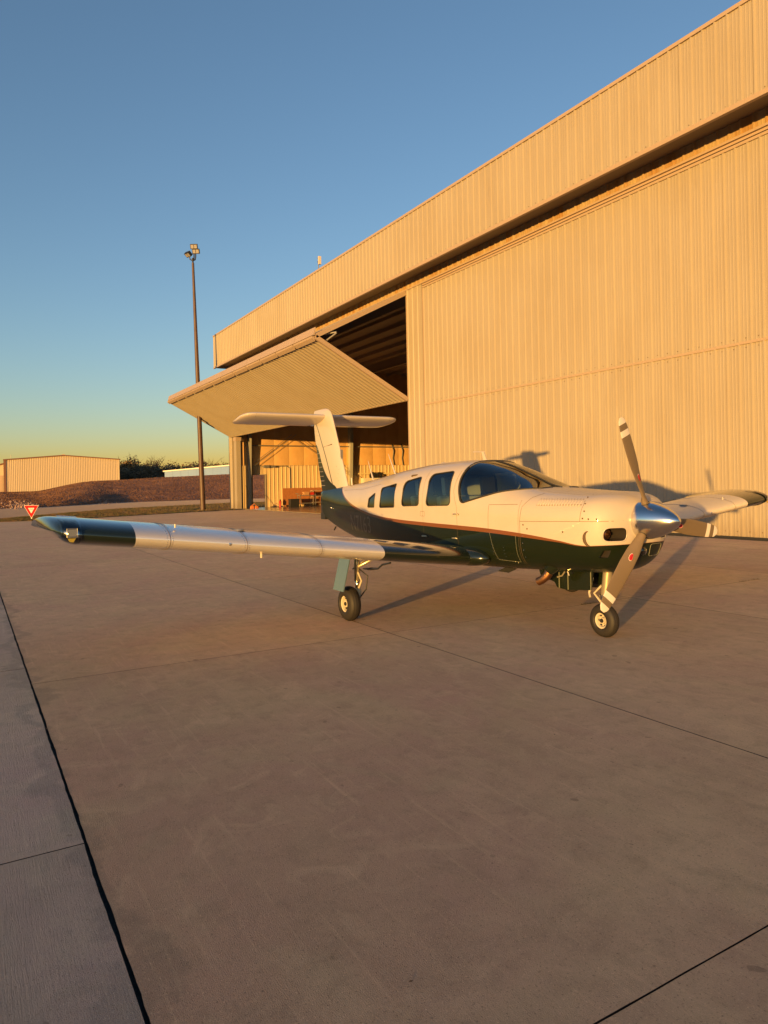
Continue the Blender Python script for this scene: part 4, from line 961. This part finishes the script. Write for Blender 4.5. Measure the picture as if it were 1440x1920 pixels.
# --- wheels
def wheel(name, R_, W_, loc, ri, parent=AC, face=-1, treads=4):
    w_ = empty(name, loc, 0, parent=parent)
    RZ = Matrix.Rotation(R(90), 4, 'Z')
    prof = [(-W_*.30, ri)]
    for k in range(25):
        t = math.pi*k/24; a = -math.cos(t)*W_/2; e = abs(math.sin(t))**.62; rr = ri+(R_-ri)*e
        if abs(a) < W_*.30 and treads and (k % 3 == 0): rr -= .004
        prof.append((a, rr))
    prof.append((W_*.30, ri))
    MB().lathe(prof, 44, RZ).obj('tyre', m_rub, w_, smooth=True)
    hub = [(-W_*.34, ri+.004), (-W_*.40, ri-.004), (-W_*.36, ri-.018), (-W_*.10, ri-.028), (-W_*.08, ri*.45), (-W_*.30, ri*.38), (-W_*.32, 0)]
    rim = MB().lathe(hub, 32, RZ); rim.lathe([(-a, r__) for a, r__ in hub], 32, RZ); rim.obj('rim', m_rim, w_, smooth=True, sharp=35)
    bl = MB()
    for k in range(6):
        t = k*math.pi/3; bl.lathe([(-W_*.20, 0), (-W_*.20, .012), (-W_*.05, .012)], 6, RZ @ Matrix.Translation((0, ri*.68*math.cos(t), ri*.68*math.sin(t))))
    bl.lathe([(-W_*.40, 0), (-W_*.40, .02), (-W_*.3, .024)], 10, RZ); bl.obj('hub_nut', m_black, w_)
    return w_
wn_ = wheel('nose_wheel', .172, .125, (.0, -.10, .170), .082)
nx, ny = 0.0, -.10
mb = MB(); mb.tube([(.02, ny, .40), (.07, ny, .76)], .048, 16); mb.obj('nose_strut', m_strut, AC, smooth=True, sharp=40)
mb = MB(); mb.tube([(.01, ny, .33), (.03, ny, .46)], .028, 12).lathe([(-.02, .0), (-.02, .062), (.02, .062), (.02, 0)], 16, Matrix.Translation((.022, ny, .415)) @ Matrix.Rotation(R(90), 4, 'Y')); mb.obj('strut_piston', m_rivet, AC, smooth=True, sharp=40)
for s in (1,):
    mb = MB(); mb.tube([(.01, ny+s*.02, .36), (.01, ny+s*.085, .34), (.0, ny+s*.088, .17)], .014, 8); mb.obj('nose_fork', m_rim, AC, smooth=True)
MB().tube([(-.03, ny, .52), (-.13, ny, .43), (-.04, ny, .35)], .012, 8).obj('torque_link', m_rim, AC); MB().tube([(-.10, ny-.05, .60), (-.15, ny-.05, .44), (-.12, ny-.07, .40)], .012, 6).obj('tow_lug', m_rim, AC)
MB().tube([(.09, ny+.06, .72), (.05, ny+.07, .50), (.02, ny+.03, .40)], .010, 6).obj('brake_hose', m_black, AC)
for s in (-1, 1):
    my = s*1.80
    wheel('main_wheel', .205, .155, (-2.34, my, .202), .098)
    top = .865+.119*(abs(my)-1.85)-.10
    MB().tube([(-2.34, my-s*.11, .46), (-2.34, my-s*.11, top+.1)], .034, 14).obj('main_strut', m_strut, AC, smooth=True)
    MB().tube([(-2.34, my-s*.11, .36), (-2.34, my-s*.11, .48)], .024, 12).obj('strut_piston', m_rivet, AC, smooth=True)
    MB().tube([(-2.34, my-s*.11, .38), (-2.33, my-s*.13, .33), (-2.34, my-s*.105, .20), (-2.34, my-s*.05, .20)], [.034, .03, .026, .022], 10).obj('axle_leg', m_rim, AC, smooth=True)
    MB().tube([(-2.31, my-s*.11, .56), (-2.23, my-s*.11, .47), (-2.30, my-s*.11, .38)], .012, 8).obj('torque_link', m_rim, AC)
    MB().tube([(-2.32, my-s*.13, .60), (-2.24, my-s*.2, .52), (-2.27, my-s*.19, .36), (-2.33, my-s*.12, .24)], .008, 6).obj('brake_hose', m_black, AC, smooth=True)
    MB().tube([(-2.30, my-s*.10, .63), (-2.26, my-s*.40, top-.005), (-2.24, my-s*.6, top+.04)], .018, 8).tube([(-2.36, my-s*.06, .60), (-2.30, my-s*.3, top+.0)], .010, 8).obj('side_brace', m_strut, AC, smooth=True)
    MB().lathe([(-.012, 0), (-.012, .085), (.012, .085), (.012, 0)], 20, Matrix.Translation((-2.34, my-s*.085, .20)) @ Matrix.Rotation(R(90), 4, 'Z')).obj('brake_disc', m_greysteel, AC)
    # leg door
    g_ = MB(); yo = my+s*.035; v0 = [(-2.46, yo, top+.03), (-2.20, yo, top+.03), (-2.19, yo+s*.11, .37), (-2.45, yo+s*.11, .37)]
    g_.add(v0+[(a, b_+s*.012, c) for a, b_, c in v0], [(0,1,2,3),(7,6,5,4),(0,4,5,1),(1,5,6,2),(2,6,7,3),(3,7,4,0)]); g_.obj('gear_door', mat('gear_door_sky_tint', (.085, .13, .155), .15, coat=1.) if s < 0 else m_green, AC)  # near door: sky reflection put into its blue-grey base colour
# --- wings
def naca(n=28, t=.15, camber=.02):
    up_, lo_ = [], []
    for i in range(n+1):
        x = .5*(1-math.cos(math.pi*i/n)); yt = 5*t*(.2969*math.sqrt(x)-.126*x-.3516*x*x+.2843*x**3-.1036*x**4); yc = camber*4*x*(1-x)
        up_.append((x, yc+yt)); lo_.append((x, yc-yt))
    return up_, lo_
UP, LO = naca()
def wing_sec(y, xl, zl, c, tk=1., lift=0.):
    """closed loop from trailing edge over the top to the leading edge and back below; lift raises the underside"""
    P = []
    for x, z in reversed(UP): P.append((xl-x*c, y, zl+z*c*tk - .02*x*c))
    for x, z in LO[1:]:
        zu = np.interp(x, [u[0] for u in UP], [u[1] for u in UP]); zz = z+(zu-z)*lift; P.append((xl-x*c, y, zl+zz*c*tk - .02*x*c))
    return P
def loft(secs, caps=(True, True)):
    n = len(secs[0]); v = [p for s in secs for p in s]; f = []
    for i in range(len(secs)-1):
        for k in range(n-1): f.append((i*n+k, i*n+k+1, (i+1)*n+k+1, (i+1)*n+k))
    mb = MB(); mb.add(v, f)
    if caps[0]: mb.f.append(tuple(range(n)))
    if caps[1]: mb.f.append(tuple((len(secs)-1)*n+k for k in range(n-1, -1, -1)))
    return mb
XLE = -1.37
def zle(y): return .865+.119*(abs(y)-1.85)
NLE = 12                                         # points either side of the nose that belong to the leading edge skin
for s in (-1, 1):
    wing_e = empty('wing', (0, 0, 0), 0, parent=AC)
    if s > 0: wing_e.scale = (1, 1.03, 1.02)
    ys_in = [.52, .75, 1.0, 1.3, 1.6, 1.87]
    def xl(y): return XLE - .03*max(0, (1.2-y))
    root = loft([wing_sec(s*y, xl(y), zle(y), 1.6+(xl(y)-XLE)*1) for y in ys_in], (True, False)); root.obj('wing_root', m_green, wing_e, smooth=True, sharp=60)
    # curved border between root paint and polished skin: modelled as a swept section boundary
    main_y = [1.87, 2.58, 2.59, 3.36, 3.37, 4.08, 4.09, 4.40]
    secs = [wing_sec(s*y, XLE, zle(y), 1.6) for y in main_y]
    mm = loft(secs, (False, False)); me = mm.mesh('outer_panel', m_alu if s < 0 else m_skin, True, 60); me.materials.append(m_skin)
    nloop = len(secs[0]); nfc = nloop-1
    for i, p in enumerate(me.polygons):
        k = i % nfc; mid = len(UP)-1
        if abs(k-mid) > 13: p.material_index = 1 if s < 0 else 0
    link('outer_panel', me, wing_e)
    tip = [(4.40, 0, 1, 0), (4.6, 0, 1, 0), (4.84, 0, 1, .0), (4.91, .006, .99, .03), (4.96, .03, .97, .10), (5.00, .08, .94, .24), (5.035, .17, .89, .42), (5.065, .32, .80, .60), (5.09, .55, .67, .77), (5.11, .90, .45, .92)]
    tsec = []
    for (y, dx, tkk, lf) in tip:
        c = 1.6-dx-(.0 if y < 5 else .0); c = max(c, .4); sc2 = wing_sec(s*y, XLE-dx, zle(y) + (.0 if lf == 0 else .02*lf), c, 1.6/c*tkk*(.98 if lf else 1), lf); tsec.append(sc2)
    tm2 = loft(tsec, (False, True)).obj('wing_tip', m_green, wing_e, smooth=True, sharp=60)
    # control surface gaps on top
    for (ya, yb, nm) in ((.75, 2.6, 'flap_gap'), (2.66, 4.3, 'aileron_gap')):
        pts = []
        for y in (ya, yb):
            pts.append((XLE-1.6*.76, s*y, zle(y) + float(np.interp(.76, [u[0] for u in UP], [u[1] for u in UP]))*1.6-.02*.76*1.6+.003))
        MB().tube(pts, .006, 5).obj(nm, m_line, wing_e)
    # skin joints with rivets around the leading edge
    for y in (2.58, 3.36, 4.08):
        for dy, nm in ((0, 1), (.045, 1)):
            jt = MB(); L_ = wing_sec(s*(y+dy), XLE, zle(y+dy), 1.6); mid = len(UP)-1
            seq = [Vector(p) for p in L_[mid-15:mid+14]]
            for a, b_ in zip(seq[:-1], seq[1:]):
                n_ = max(1, int((b_-a).length/.022))
                for q in range(n_):
                    c_ = a.lerp(b_, q/n_); jt.lathe([(-.001, .0055), (.0015, .004), (.002, 0)], 5, Matrix.Translation(c_) @ (c_-Vector((XLE-.15, s*(y+dy), zle(y)+.02))).to_track_quat('X', 'Z').to_matrix().to_4x4())
            jt.obj('rivets', m_rivet, wing_e)['kind'] = 'stuff'
        L_ = wing_sec(s*(y+.02), XLE+.001, zle(y+.02), 1.602); mid = len(UP)-1; MB().tube(L_[mid-17:mid+16], .0022, 4).obj('skin_joint', m_line, wing_e)
    # paint edge trim
    L_ = wing_sec(s*4.402, XLE+.001, zle(4.402), 1.602); mid = len(UP)-1
    # fuel cap, stall tab, drains
    yc_ = 3.35; zc_ = zle(yc_)+float(np.interp(.2, [u[0] for u in UP], [u[1] for u in UP]))*1.6-.006
    MB().lathe([(0, .055), (.012, .05), (.014, .0)], 20, Matrix.Translation((XLE-.32, s*yc_, zc_)) @ Matrix.Rotation(R(-90), 4, 'Y')).obj('fuel_cap', m_greysteel, wing_e, smooth=True, sharp=40)
    MB().tube([(XLE-.12, s*3.2, zle(3.2)-.075), (XLE-.12, s*3.2, zle(3.2)-.12)], .012, 8).obj('drain', m_rim, wing_e)
    MB().tube([(XLE-.15, s*4.02, zle(4.02)+.115), (XLE-.15, s*4.02, zle(4.02)+.15)], .01, 6).obj('tie_stud', m_rim, wing_e)
    MB().lathe([(0, .014), (.006, .01), (.008, 0)], 10, Matrix.Translation((XLE+.0, s*3.55, zle(3.55)))).obj('pitot_plug', m_rivet, wing_e)
    # leading edge landing / nav light
    tl_ = empty('tip_light', (0, 0, 0), 0, parent=wing_e)
    sA, sB = [], []
    def patch(y0, y1, off, k0, k1, n=5):
        v = []; f = []; rows_ = []
        for i in range(n+1):
            y = y0+(y1-y0)*i/n; dx = float(np.interp(y, [t[0] for t in tip], [t[1] for t in tip])); tkk = float(np.interp(y, [t[0] for t in tip], [t[2] for t in tip])); lf = float(np.interp(y, [t[0] for t in tip], [t[3] for t in tip])); c = max(1.6-dx, .4)
            S = wing_sec(s*y, XLE-dx+off, zle(y)+.02*lf, c, 1.6/c*tkk*.98*(1+off*10), lf); mid = len(UP)-1; rows_.append(S[mid-k0:mid+k1+1])
        m_ = len(rows_[0])
        for r__ in rows_: v += r__
        for i in range(n):
            for k in range(m_-1): f.append((i*m_+k, i*m_+k+1, (i+1)*m_+k+1, (i+1)*m_+k))
        return MB().add(v, f)
    patch(4.86, 4.975, .006, 7, 7).obj('reflector', m_chrome, tl_, smooth=True)
    patch(4.84, 4.995, .013, 9, 9).obj('lens', m_clear, tl_, smooth=True)
    MB().box((XLE+.008, s*4.915-.034, zle(4.915)-.015), (XLE+.012, s*4.915+.034, zle(4.915)+.045)).obj('lamp_face', mat('lamp_face', (.40, .38, .36), .3, metal=.8), tl_)
    fr_ = [(XLE+.013, s*4.915+a, zle(4.915)+b) for a, b in ((-.040, -.022), (.040, -.022), (.040, .052), (-.040, .052), (-.040, -.022))]; MB().tube(fr_, .003, 6).obj('bezel', m_greysteel, tl_)
    MB().prism([(s*4.915-.035, zle(4.915)-.032), (s*4.915+.03, zle(4.915)-.032), (s*4.915+.01, zle(4.915)-.066), (s*4.915-.02, zle(4.915)-.060)], 'x', XLE-.012, XLE-.004).obj('amber_reflector', mat('amber', (.75, .55, .10), .2, metal=.7), tl_)
# boarding step and belly antenna
MB().tube([(-3.25, -.68, .52), (-3.45, -.69, .48), (-3.55, -.70, .42), (-3.72, -.70, .40)], .014, 8).box((-3.86, -.78, .385), (-3.68, -.62, .40)).obj('boarding_step', m_black, AC)
MB().prism([(-1.35, .60), (-1.15, .60), (-1.3, .54), (-1.5, .54)], 'y', -.25, -.235).obj('belly_antenna', m_black, AC)
for s in (-1, 1):
    MB().lathe([(0, 0), (.02, .035), (.07, .07), (.16, .098), (.30, .115), (.6, .11), (.9, .04)], 24, Matrix.Translation((-1.22, s*.60, .735)) @ Matrix.Rotation(math.pi, 4, 'Z') @ Matrix.Diagonal((1, 1.35, .95, 1))).obj('wing_fairing', m_green, AC, smooth=True)
# --- fin and rudder
def finsec(z, xl_, c, t=.10):
    P = []
    for x, q in reversed(UP): P.append((xl_-x*c, (q-.02*4*x*(1-x))*c*t/.15, z))
    for x, q in LO[1:]: P.append((xl_-x*c, (q-.02*4*x*(1-x))*c*t/.15, z))
    return P
fin_m = bpy.data.materials.new('fin_paint'); fin_m.use_nodes = True
def fin_nodes(m):
    t = m.node_tree; N = t.nodes; K = t.links.new; b = N['Principled BSDF']; tc = N.new('ShaderNodeTexCoord'); sp = N.new('ShaderNodeSeparateXYZ'); K(tc.outputs['Object'], sp.inputs[0])
    def curve_of_z(pts):
        mr = N.new('ShaderNodeMapRange'); mr.inputs[1].default_value = 1.4; mr.inputs[2].default_value = 3.1; K(sp.outputs[2], mr.inputs[0]); c = N.new('ShaderNodeFloatCurve'); cc = c.mapping.curves[0]
        P = [((z-1.4)/1.7, (x+7.4)/2.) for x, z in pts]; cc.points[0].location = P[0]; cc.points[1].location = P[-1]
        for p in P[1:-1]: cc.points.new(*p)
        c.mapping.update(); K(mr.outputs[0], c.inputs['Value']); s1 = N.new('ShaderNodeMath'); s1.operation = 'MULTIPLY_ADD'; s1.inputs[1].default_value = 2.; s1.inputs[2].default_value = -7.4; K(c.outputs[0], s1.inputs[0])
        s2 = N.new('ShaderNodeMath'); s2.operation = 'SUBTRACT'; K(sp.outputs[0], s2.inputs[0]); K(s1.outputs[0], s2.inputs[1]); return s2.outputs[0]
    def band(v, a, c_):
        r1 = N.new('ShaderNodeMapRange'); r1.inputs[1].default_value = a-.002; r1.inputs[2].default_value = a+.002; K(v, r1.inputs[0])
        if c_ is None: return r1.outputs[0]
        r2 = N.new('ShaderNodeMapRange'); r2.inputs[1].default_value = c_-.002; r2.inputs[2].default_value = c_+.002; K(v, r2.inputs[0])
        s_ = N.new('ShaderNodeMath'); s_.operation = 'SUBTRACT'; K(r1.outputs[0], s_.inputs[0]); K(r2.outputs[0], s_.inputs[1]); return s_.outputs[0]
    g1 = curve_of_z([(-5.95, 1.4), (-6.10, 1.56), (-6.34, 1.66), (-6.54, 1.80), (-6.72, 2.0), (-6.87, 2.24), (-7.15, 2.55), (-7.39, 3.1)]); g2 = curve_of_z([(-6.10, 1.4), (-6.20, 1.55), (-6.36, 1.85), (-6.50, 2.1), (-6.66, 2.35), (-6.87, 2.66), (-6.95, 2.75), (-7.3, 3.1)])
    A_ = band(g1, 0, None); S_ = band(g2, -.032, .0)
    m1 = N.new('ShaderNodeMix'); m1.data_type = 'RGBA'; m1.inputs[6].default_value = (.50, .435, .37, 1); m1.inputs[7].default_value = (.006, .016, .008, 1); K(S_, m1.inputs[0])
    m2 = N.new('ShaderNodeMix'); m2.data_type = 'RGBA'; m2.inputs[6].default_value = (.0075, .0125, .0045, 1); K(A_, m2.inputs[0]); K(m1.outputs[2], m2.inputs[7]); K(m2.outputs[2], b.inputs['Base Color']); b.inputs['Roughness'].default_value = .3; b.inputs['Coat Weight'].default_value = .6; b.inputs['Coat Roughness'].default_value = .05
fin_nodes(fin_m)
FZ = [(1.50, -5.72, 1.06), (1.62, -5.76, 1.06), (1.9, -5.88, 1.02), (2.2, -6.01, .96), (2.5, -6.145, .90), (2.74, -6.25, .83), (2.86, -6.31, .78), (2.93, -6.37, .72), (2.98, -6.45, .62), (3.0, -6.58, .46)]
fin = loft([finsec(z, x, c, .10 if z < 2.9 else .10*(1-(z-2.9)*5)) for z, x, c in FZ]).obj('fin', fin_m, AC, smooth=True, sharp=60)
mb = MB()
for k in range(13):                              # stiffening beads on the rudder
    z = 1.60+.085*k; xr = float(np.interp(z, [q[0] for q in FZ], [q[1]-q[2] for q in FZ])); ln = .20
    for s in (-1, 1): mb.tube([(xr+ln, s*.024, z), (xr+.01, s*.004, z)], .004, 5)
mb.obj('rudder_bead', m_cream, fin)
mb = MB(); mb.box((-6.80, -.03, .98), (-6.62, .03, 1.10)).tube([(-6.25, 0, .86), (-6.32, 0, .80)], .015, 6); mb.obj('tail_skid', m_black, AC)
MB().lathe([(0, .016), (.02, .012), (.024, 0)], 10, Matrix.Translation((-6.15, -side_y(-6.15, 1.20), 1.20)) @ Matrix.Rotation(R(-90), 4, 'Z')).obj('tail_lamp', m_rivet, AC, smooth=True)
mb = MB()
for a, z in ((-6.02, 1.80), (-6.06, 1.73), (-6.0, 1.68), (-5.98, 1.88), (-6.03, 1.62), (-6.08, 1.93)): mb.lathe([(0, .006), (.002, 0)], 6, Matrix.Translation((a, -.052, z)) @ Matrix.Rotation(R(-90), 4, 'Z'))
mb.obj('fin_rivets', m_line, fin)['kind'] = 'stuff'
MB().tube([(-6.62, -.03, 2.30), (-6.25, -.048, 2.33)], .008, 6).obj('nav_antenna', m_line, fin)
MB().box((-5.985, -.018, 2.05), (-5.955, .018, 2.22)).obj('fin_beacon', m_greysteel, fin)
# --- stabilator
def stsec(y, dx, t):
    P = []; c = .80-dx*1.0
    for x, q in reversed(UP): P.append((-6.52-dx*.55-x*c, y, 2.86-.15*(x*c+dx*.55)+(q-.02*4*x*(1-x))*c*t))
    for x, q in LO[1:]: P.append((-6.52-dx*.55-x*c, y, 2.86-.15*(x*c+dx*.55)+(q-.02*4*x*(1-x))*c*t))
    return P
for s in (-1, 1):
    stab = loft([stsec(s*y, dx, t) for y, dx, t in ((.035, 0, 1.), (1.33, 0, 1.), (1.41, .02, .95), (1.47, .06, .86), (1.515, .14, .75), (1.55, .28, .62), (1.565, .45, .4))], (True, True)); so_ = stab.obj('stabilator', m_cream, AC, smooth=True, sharp=60)
    mb = MB()
    for k in range(15):
        y = .14+.085*k; mb.tube([(-6.80, s*y, 2.818-.043), (-7.25, s*y, 2.752-.012)], .006, 5)
    mb.obj('skin_bead', m_cream, so_)
    MB().tube([(-6.52, s*1.345, 2.86), (-6.56, s*1.345, 2.818), (-6.75, s*1.345, 2.775), (-7.2, s*1.345, 2.738)], .003, 4).obj('tip_joint', m_line, so_)
MB().lathe([(0, 0), (.05, .03), (.18, .05), (.45, .055), (.80, .03), (.9, 0)], 16, Matrix.Translation((-7.2, 0, 2.845))).obj('tail_fairing', m_cream, AC, smooth=True)
# antennas
MB().tube([(-4.86, 0, 1.66), (-5.03, 0, 1.99)], [.016, .004], 8).obj('spine_antenna', m_cream, AC); MB().tube([(-4.17, 0, 1.735), (-4.38, 0, 2.07)], [.016, .004], 8).obj('spine_antenna', m_cream, AC)
mb = MB(); mb.prism([(-2.02, 1.88), (-1.96, 1.88), (-2.02, 1.99), (-2.06, 1.99)], 'y', -.008, .008).tube([(-2.24, 0, 1.995), (-2.0, 0, 1.985)], .006, 6); mb.obj('roof_antenna', m_cream, AC)
MB().lathe([(0, .05), (.02, .035), (.028, 0)], 16, Matrix.Translation((-2.9, 0, 1.858)) @ Matrix.Rotation(R(-90), 4, 'Y')).obj('roof_beacon', m_cream, AC, smooth=True)
MB().tube([(-5.60, .0, 1.59), (-5.62, .0, 1.72)], .012, 6).obj('spine_stub', m_cream, AC)
# registration on the green flank, barely lighter than the paint
m_reg = mat('faded_letters', (.048, .044, .028), .35, coat=.6)
for s in (-1, 1):
    M = Matrix.Translation((-4.62, 0, .98)) @ Matrix.Rotation(R(90), 4, 'X') if s < 0 else Matrix.Translation((-4.62, 0, .98)) @ Matrix.Rotation(R(180), 4, 'Z') @ Matrix.Rotation(R(90), 4, 'X')
    t_ = text_mesh('N7163', .36, m_reg, 'registration', AC, M)
    bm = bmesh.new(); bm.from_mesh(t_.data); bmesh.ops.triangulate(bm, faces=bm.faces); bmesh.ops.subdivide_edges(bm, edges=bm.edges, cuts=2, use_grid_fill=True)
    MI = M.inverted()
    for v_ in bm.verts:
        p = M @ v_.co; p.y = s*side_y(p.x, max(p.z, sec(p.x)[1]+.01), .002); v_.co = MI @ p
    bm.to_mesh(t_.data); bm.free()
# --- propeller and spinner
PC = Vector((.52, 0, 1.20))
sp_o = MB().lathe([(-.10, 0), (-.10, .186), (-.085, .188), (0, .180), (.07, .163), (.14, .138), (.20, .110), (.26, .074), (.295, .045), (.312, .022), (.318, 0)], 64, Matrix.Translation(PC)).obj('spinner', m_chrome, AC, smooth=True, sharp=50)
rv = MB()
for k in range(24):
    t = k*math.pi/12+.1; rv.lathe([(0, .005), (.003, 0)], 6, Matrix.Translation(PC+Vector((-.07, .186*math.cos(t), .186*math.sin(t)))) @ Matrix.Rotation(t, 4, 'X') @ Matrix.Rotation(R(90), 4, 'Z'))
rv.obj('screws', m_rivet, sp_o)['kind'] = 'stuff'
RB = 1.05
def bladesec(r_):
    c = float(np.interp(r_, [.10, .17, .25, .38, .55, .70, .85, .95, 1.0, 1.02, RB], [.075, .078, .095, .135, .160, .160, .148, .130, .115, .098, .045]))
    t = float(np.interp(r_, [.10, .17, .25, .38, .55, .8, RB], [1.0, .9, .5, .22, .13, .09, .08]))
    be = R(float(np.interp(r_, [.10, .2, .4, .6, .8, RB], [44, 38, 23, 12, 8, 5])))
    P = []; n = 20
    for k in range(n):
        th = 2*math.pi*k/n; u = math.cos(th)*c/2; v = math.sin(th)*c*t/2
        if t < .6 and v < 0: v *= .5
        P.append((math.sin(be)*u + math.cos(be)*v, -math.cos(be)*u + math.sin(be)*v, r_))
    return P, be, c, t
def blade_part(rs):
    S = [bladesec(r_)[0] for r_ in rs]; n = len(S[0]); v = [p for q in S for p in q]; f = []
    for i in range(len(S)-1):
        for k in range(n): k2 = (k+1) % n; f.append((i*n+k, i*n+k2, (i+1)*n+k2, (i+1)*n+k))
    f.append(tuple(range(n))); f.append(tuple((len(S)-1)*n+k for k in range(n))); return MB().add(v, f)
bm1 = blade_part(frange(.09, .865, 24)).mesh('blade', m_propb, True, 60); bm2 = blade_part(frange(.865, .925, 3)).mesh('white_band', m_propw, True, 60); bm3 = blade_part(frange(.925, .985, 3)).mesh('grey_band', m_propb, True, 60); bm4 = blade_part(frange(.985, 1.02, 3)+[1.028, RB]).mesh('white_tip', m_propw, True, 60)
Sp, be, c_, t_ = bladesec(.52)
def oval(a, b_, off, m, nm):
    v = []; f = []
    nrm = Vector((math.cos(be), math.sin(be), 0)); tg = Vector((math.sin(be), -math.cos(be), 0))
    for k in range(24):
        th = 2*math.pi*k/24; v.append(nrm*(c_*t_/2+off - .001) + tg*(a*math.cos(th)) + Vector((0, 0, .44+b_*math.sin(th))) - nrm*(a*math.cos(th))**2*2)
    v.append(nrm*(c_*t_/2+off)+Vector((0, 0, .44)))
    return MB().add(v, [(k, (k+1) % 24, 24) for k in range(24)]).mesh(nm, m)
ov = [oval(.024, .040, .0035, m_logow, 'emblem_rim'), oval(.021, .036, .0045, m_logo, 'emblem')]
sc_m = MB(); nrm = Vector((math.cos(be), math.sin(be), 0)); tg = Vector((math.sin(be), -math.cos(be), 0))
zz = [Vector((0, 0, .44)) + nrm*(c_*t_/2+.0055) + tg*(.006*(-1)**k) + Vector((0, 0, -.026+.0065*k)) for k in range(9)]
sc_m.tube(zz, .0022, 4); sc_m = sc_m.mesh('script', m_script)
for k, ph in enumerate((111., 230., 351.)):
    be_ = link('propeller_blade', bm1, AC, PC + Vector((-.02, 0, 0)))
    # local z (radius) -> direction (cos ph in +y, sin ph in +z); local y -> tangent; local x -> +x
    cp_, sp2 = math.cos(R(ph)), math.sin(R(ph)); be_.rotation_euler = Matrix(((1, 0, 0), (0, sp2, cp_), (0, -cp_, sp2))).to_euler()
    for q, nm in ((bm2, 'white_band'), (bm3, 'grey_band'), (bm4, 'white_tip'), (ov[0], 'emblem_rim'), (ov[1], 'emblem'), (sc_m, 'script')): link(nm, q, be_)
    cf = MB().lathe([(0, .042), (.04, .048), (.08, .046)], 20, Matrix.Rotation(R(-90), 4, 'Y') @ Matrix.Translation((.10, 0, 0))); cf.obj('root_cuff', m_black, be_, smooth=True)
# ------------------------------------------------------------------ small apron clutter
r = random.Random(21); mb = MB()
for _ in range(260):
    x = r.uniform(-14, 0); y = r.uniform(-1.5, 10); s = r.uniform(.0015, .005); c = Vector((x, y, .0003)); mb.add([c+Vector((s, 0, 0)), c+Vector((0, s, 0)), c+Vector((-s, 0, 0)), c+Vector((0, -s, 0)), c+Vector((0, 0, s*.25))], [(0, 1, 4), (1, 2, 4), (2, 3, 4), (3, 0, 4)])
tag(mb.obj('grit', m_rock), 'pale grit and tiny stones scattered on the apron concrete', 'grit', kind='stuff')
mb = MB()
for _ in range(26):
    x = r.uniform(-9, -1.2); y = r.uniform(.6, 7); s = r.uniform(.005, .011); a = r.random()*6; u = Vector((math.cos(a), math.sin(a), 0))*s; w_ = Vector((-u.y, u.x, 0))*.5; c = Vector((x, y, .0006)); mb.add([c-u, c+w_+Vector((0, 0, .0006)), c+u, c-w_], [(0, 1, 2, 3)])
tag(mb.obj('dry_leaves', m_leafC, fix=False), 'few curled dry leaf scraps lying on the apron', 'leaves', kind='stuff')
def weeds(x0, y0, n, spread, label, seed):
    rr = random.Random(seed); mb = MB()
    for _ in range(n):
        x = x0+rr.gauss(0, .012); y = y0+rr.uniform(-spread, spread); a = rr.random()*6.28; l = rr.uniform(.01, .035); dx, dy = math.cos(a)*.003, math.sin(a)*.003
        mb.add([(x-dx, y-dy, -.005), (x+dx, y+dy, -.005), (x+rr.uniform(-1, 1)*l, y+rr.uniform(-1, 1)*l, l*.7)], [(0, 1, 2)])
    tag(mb.obj('joint_weeds', m_leafB, fix=False), label, 'weeds', kind='stuff')
weeds(-6.58, 7.1, 260, .34, 'dark weeds growing in the slab joint behind the nose wheel', 1)
weeds(-6.58, 10.4, 70, .25, 'small weeds in the slab joint nearer the hangar wall', 2)
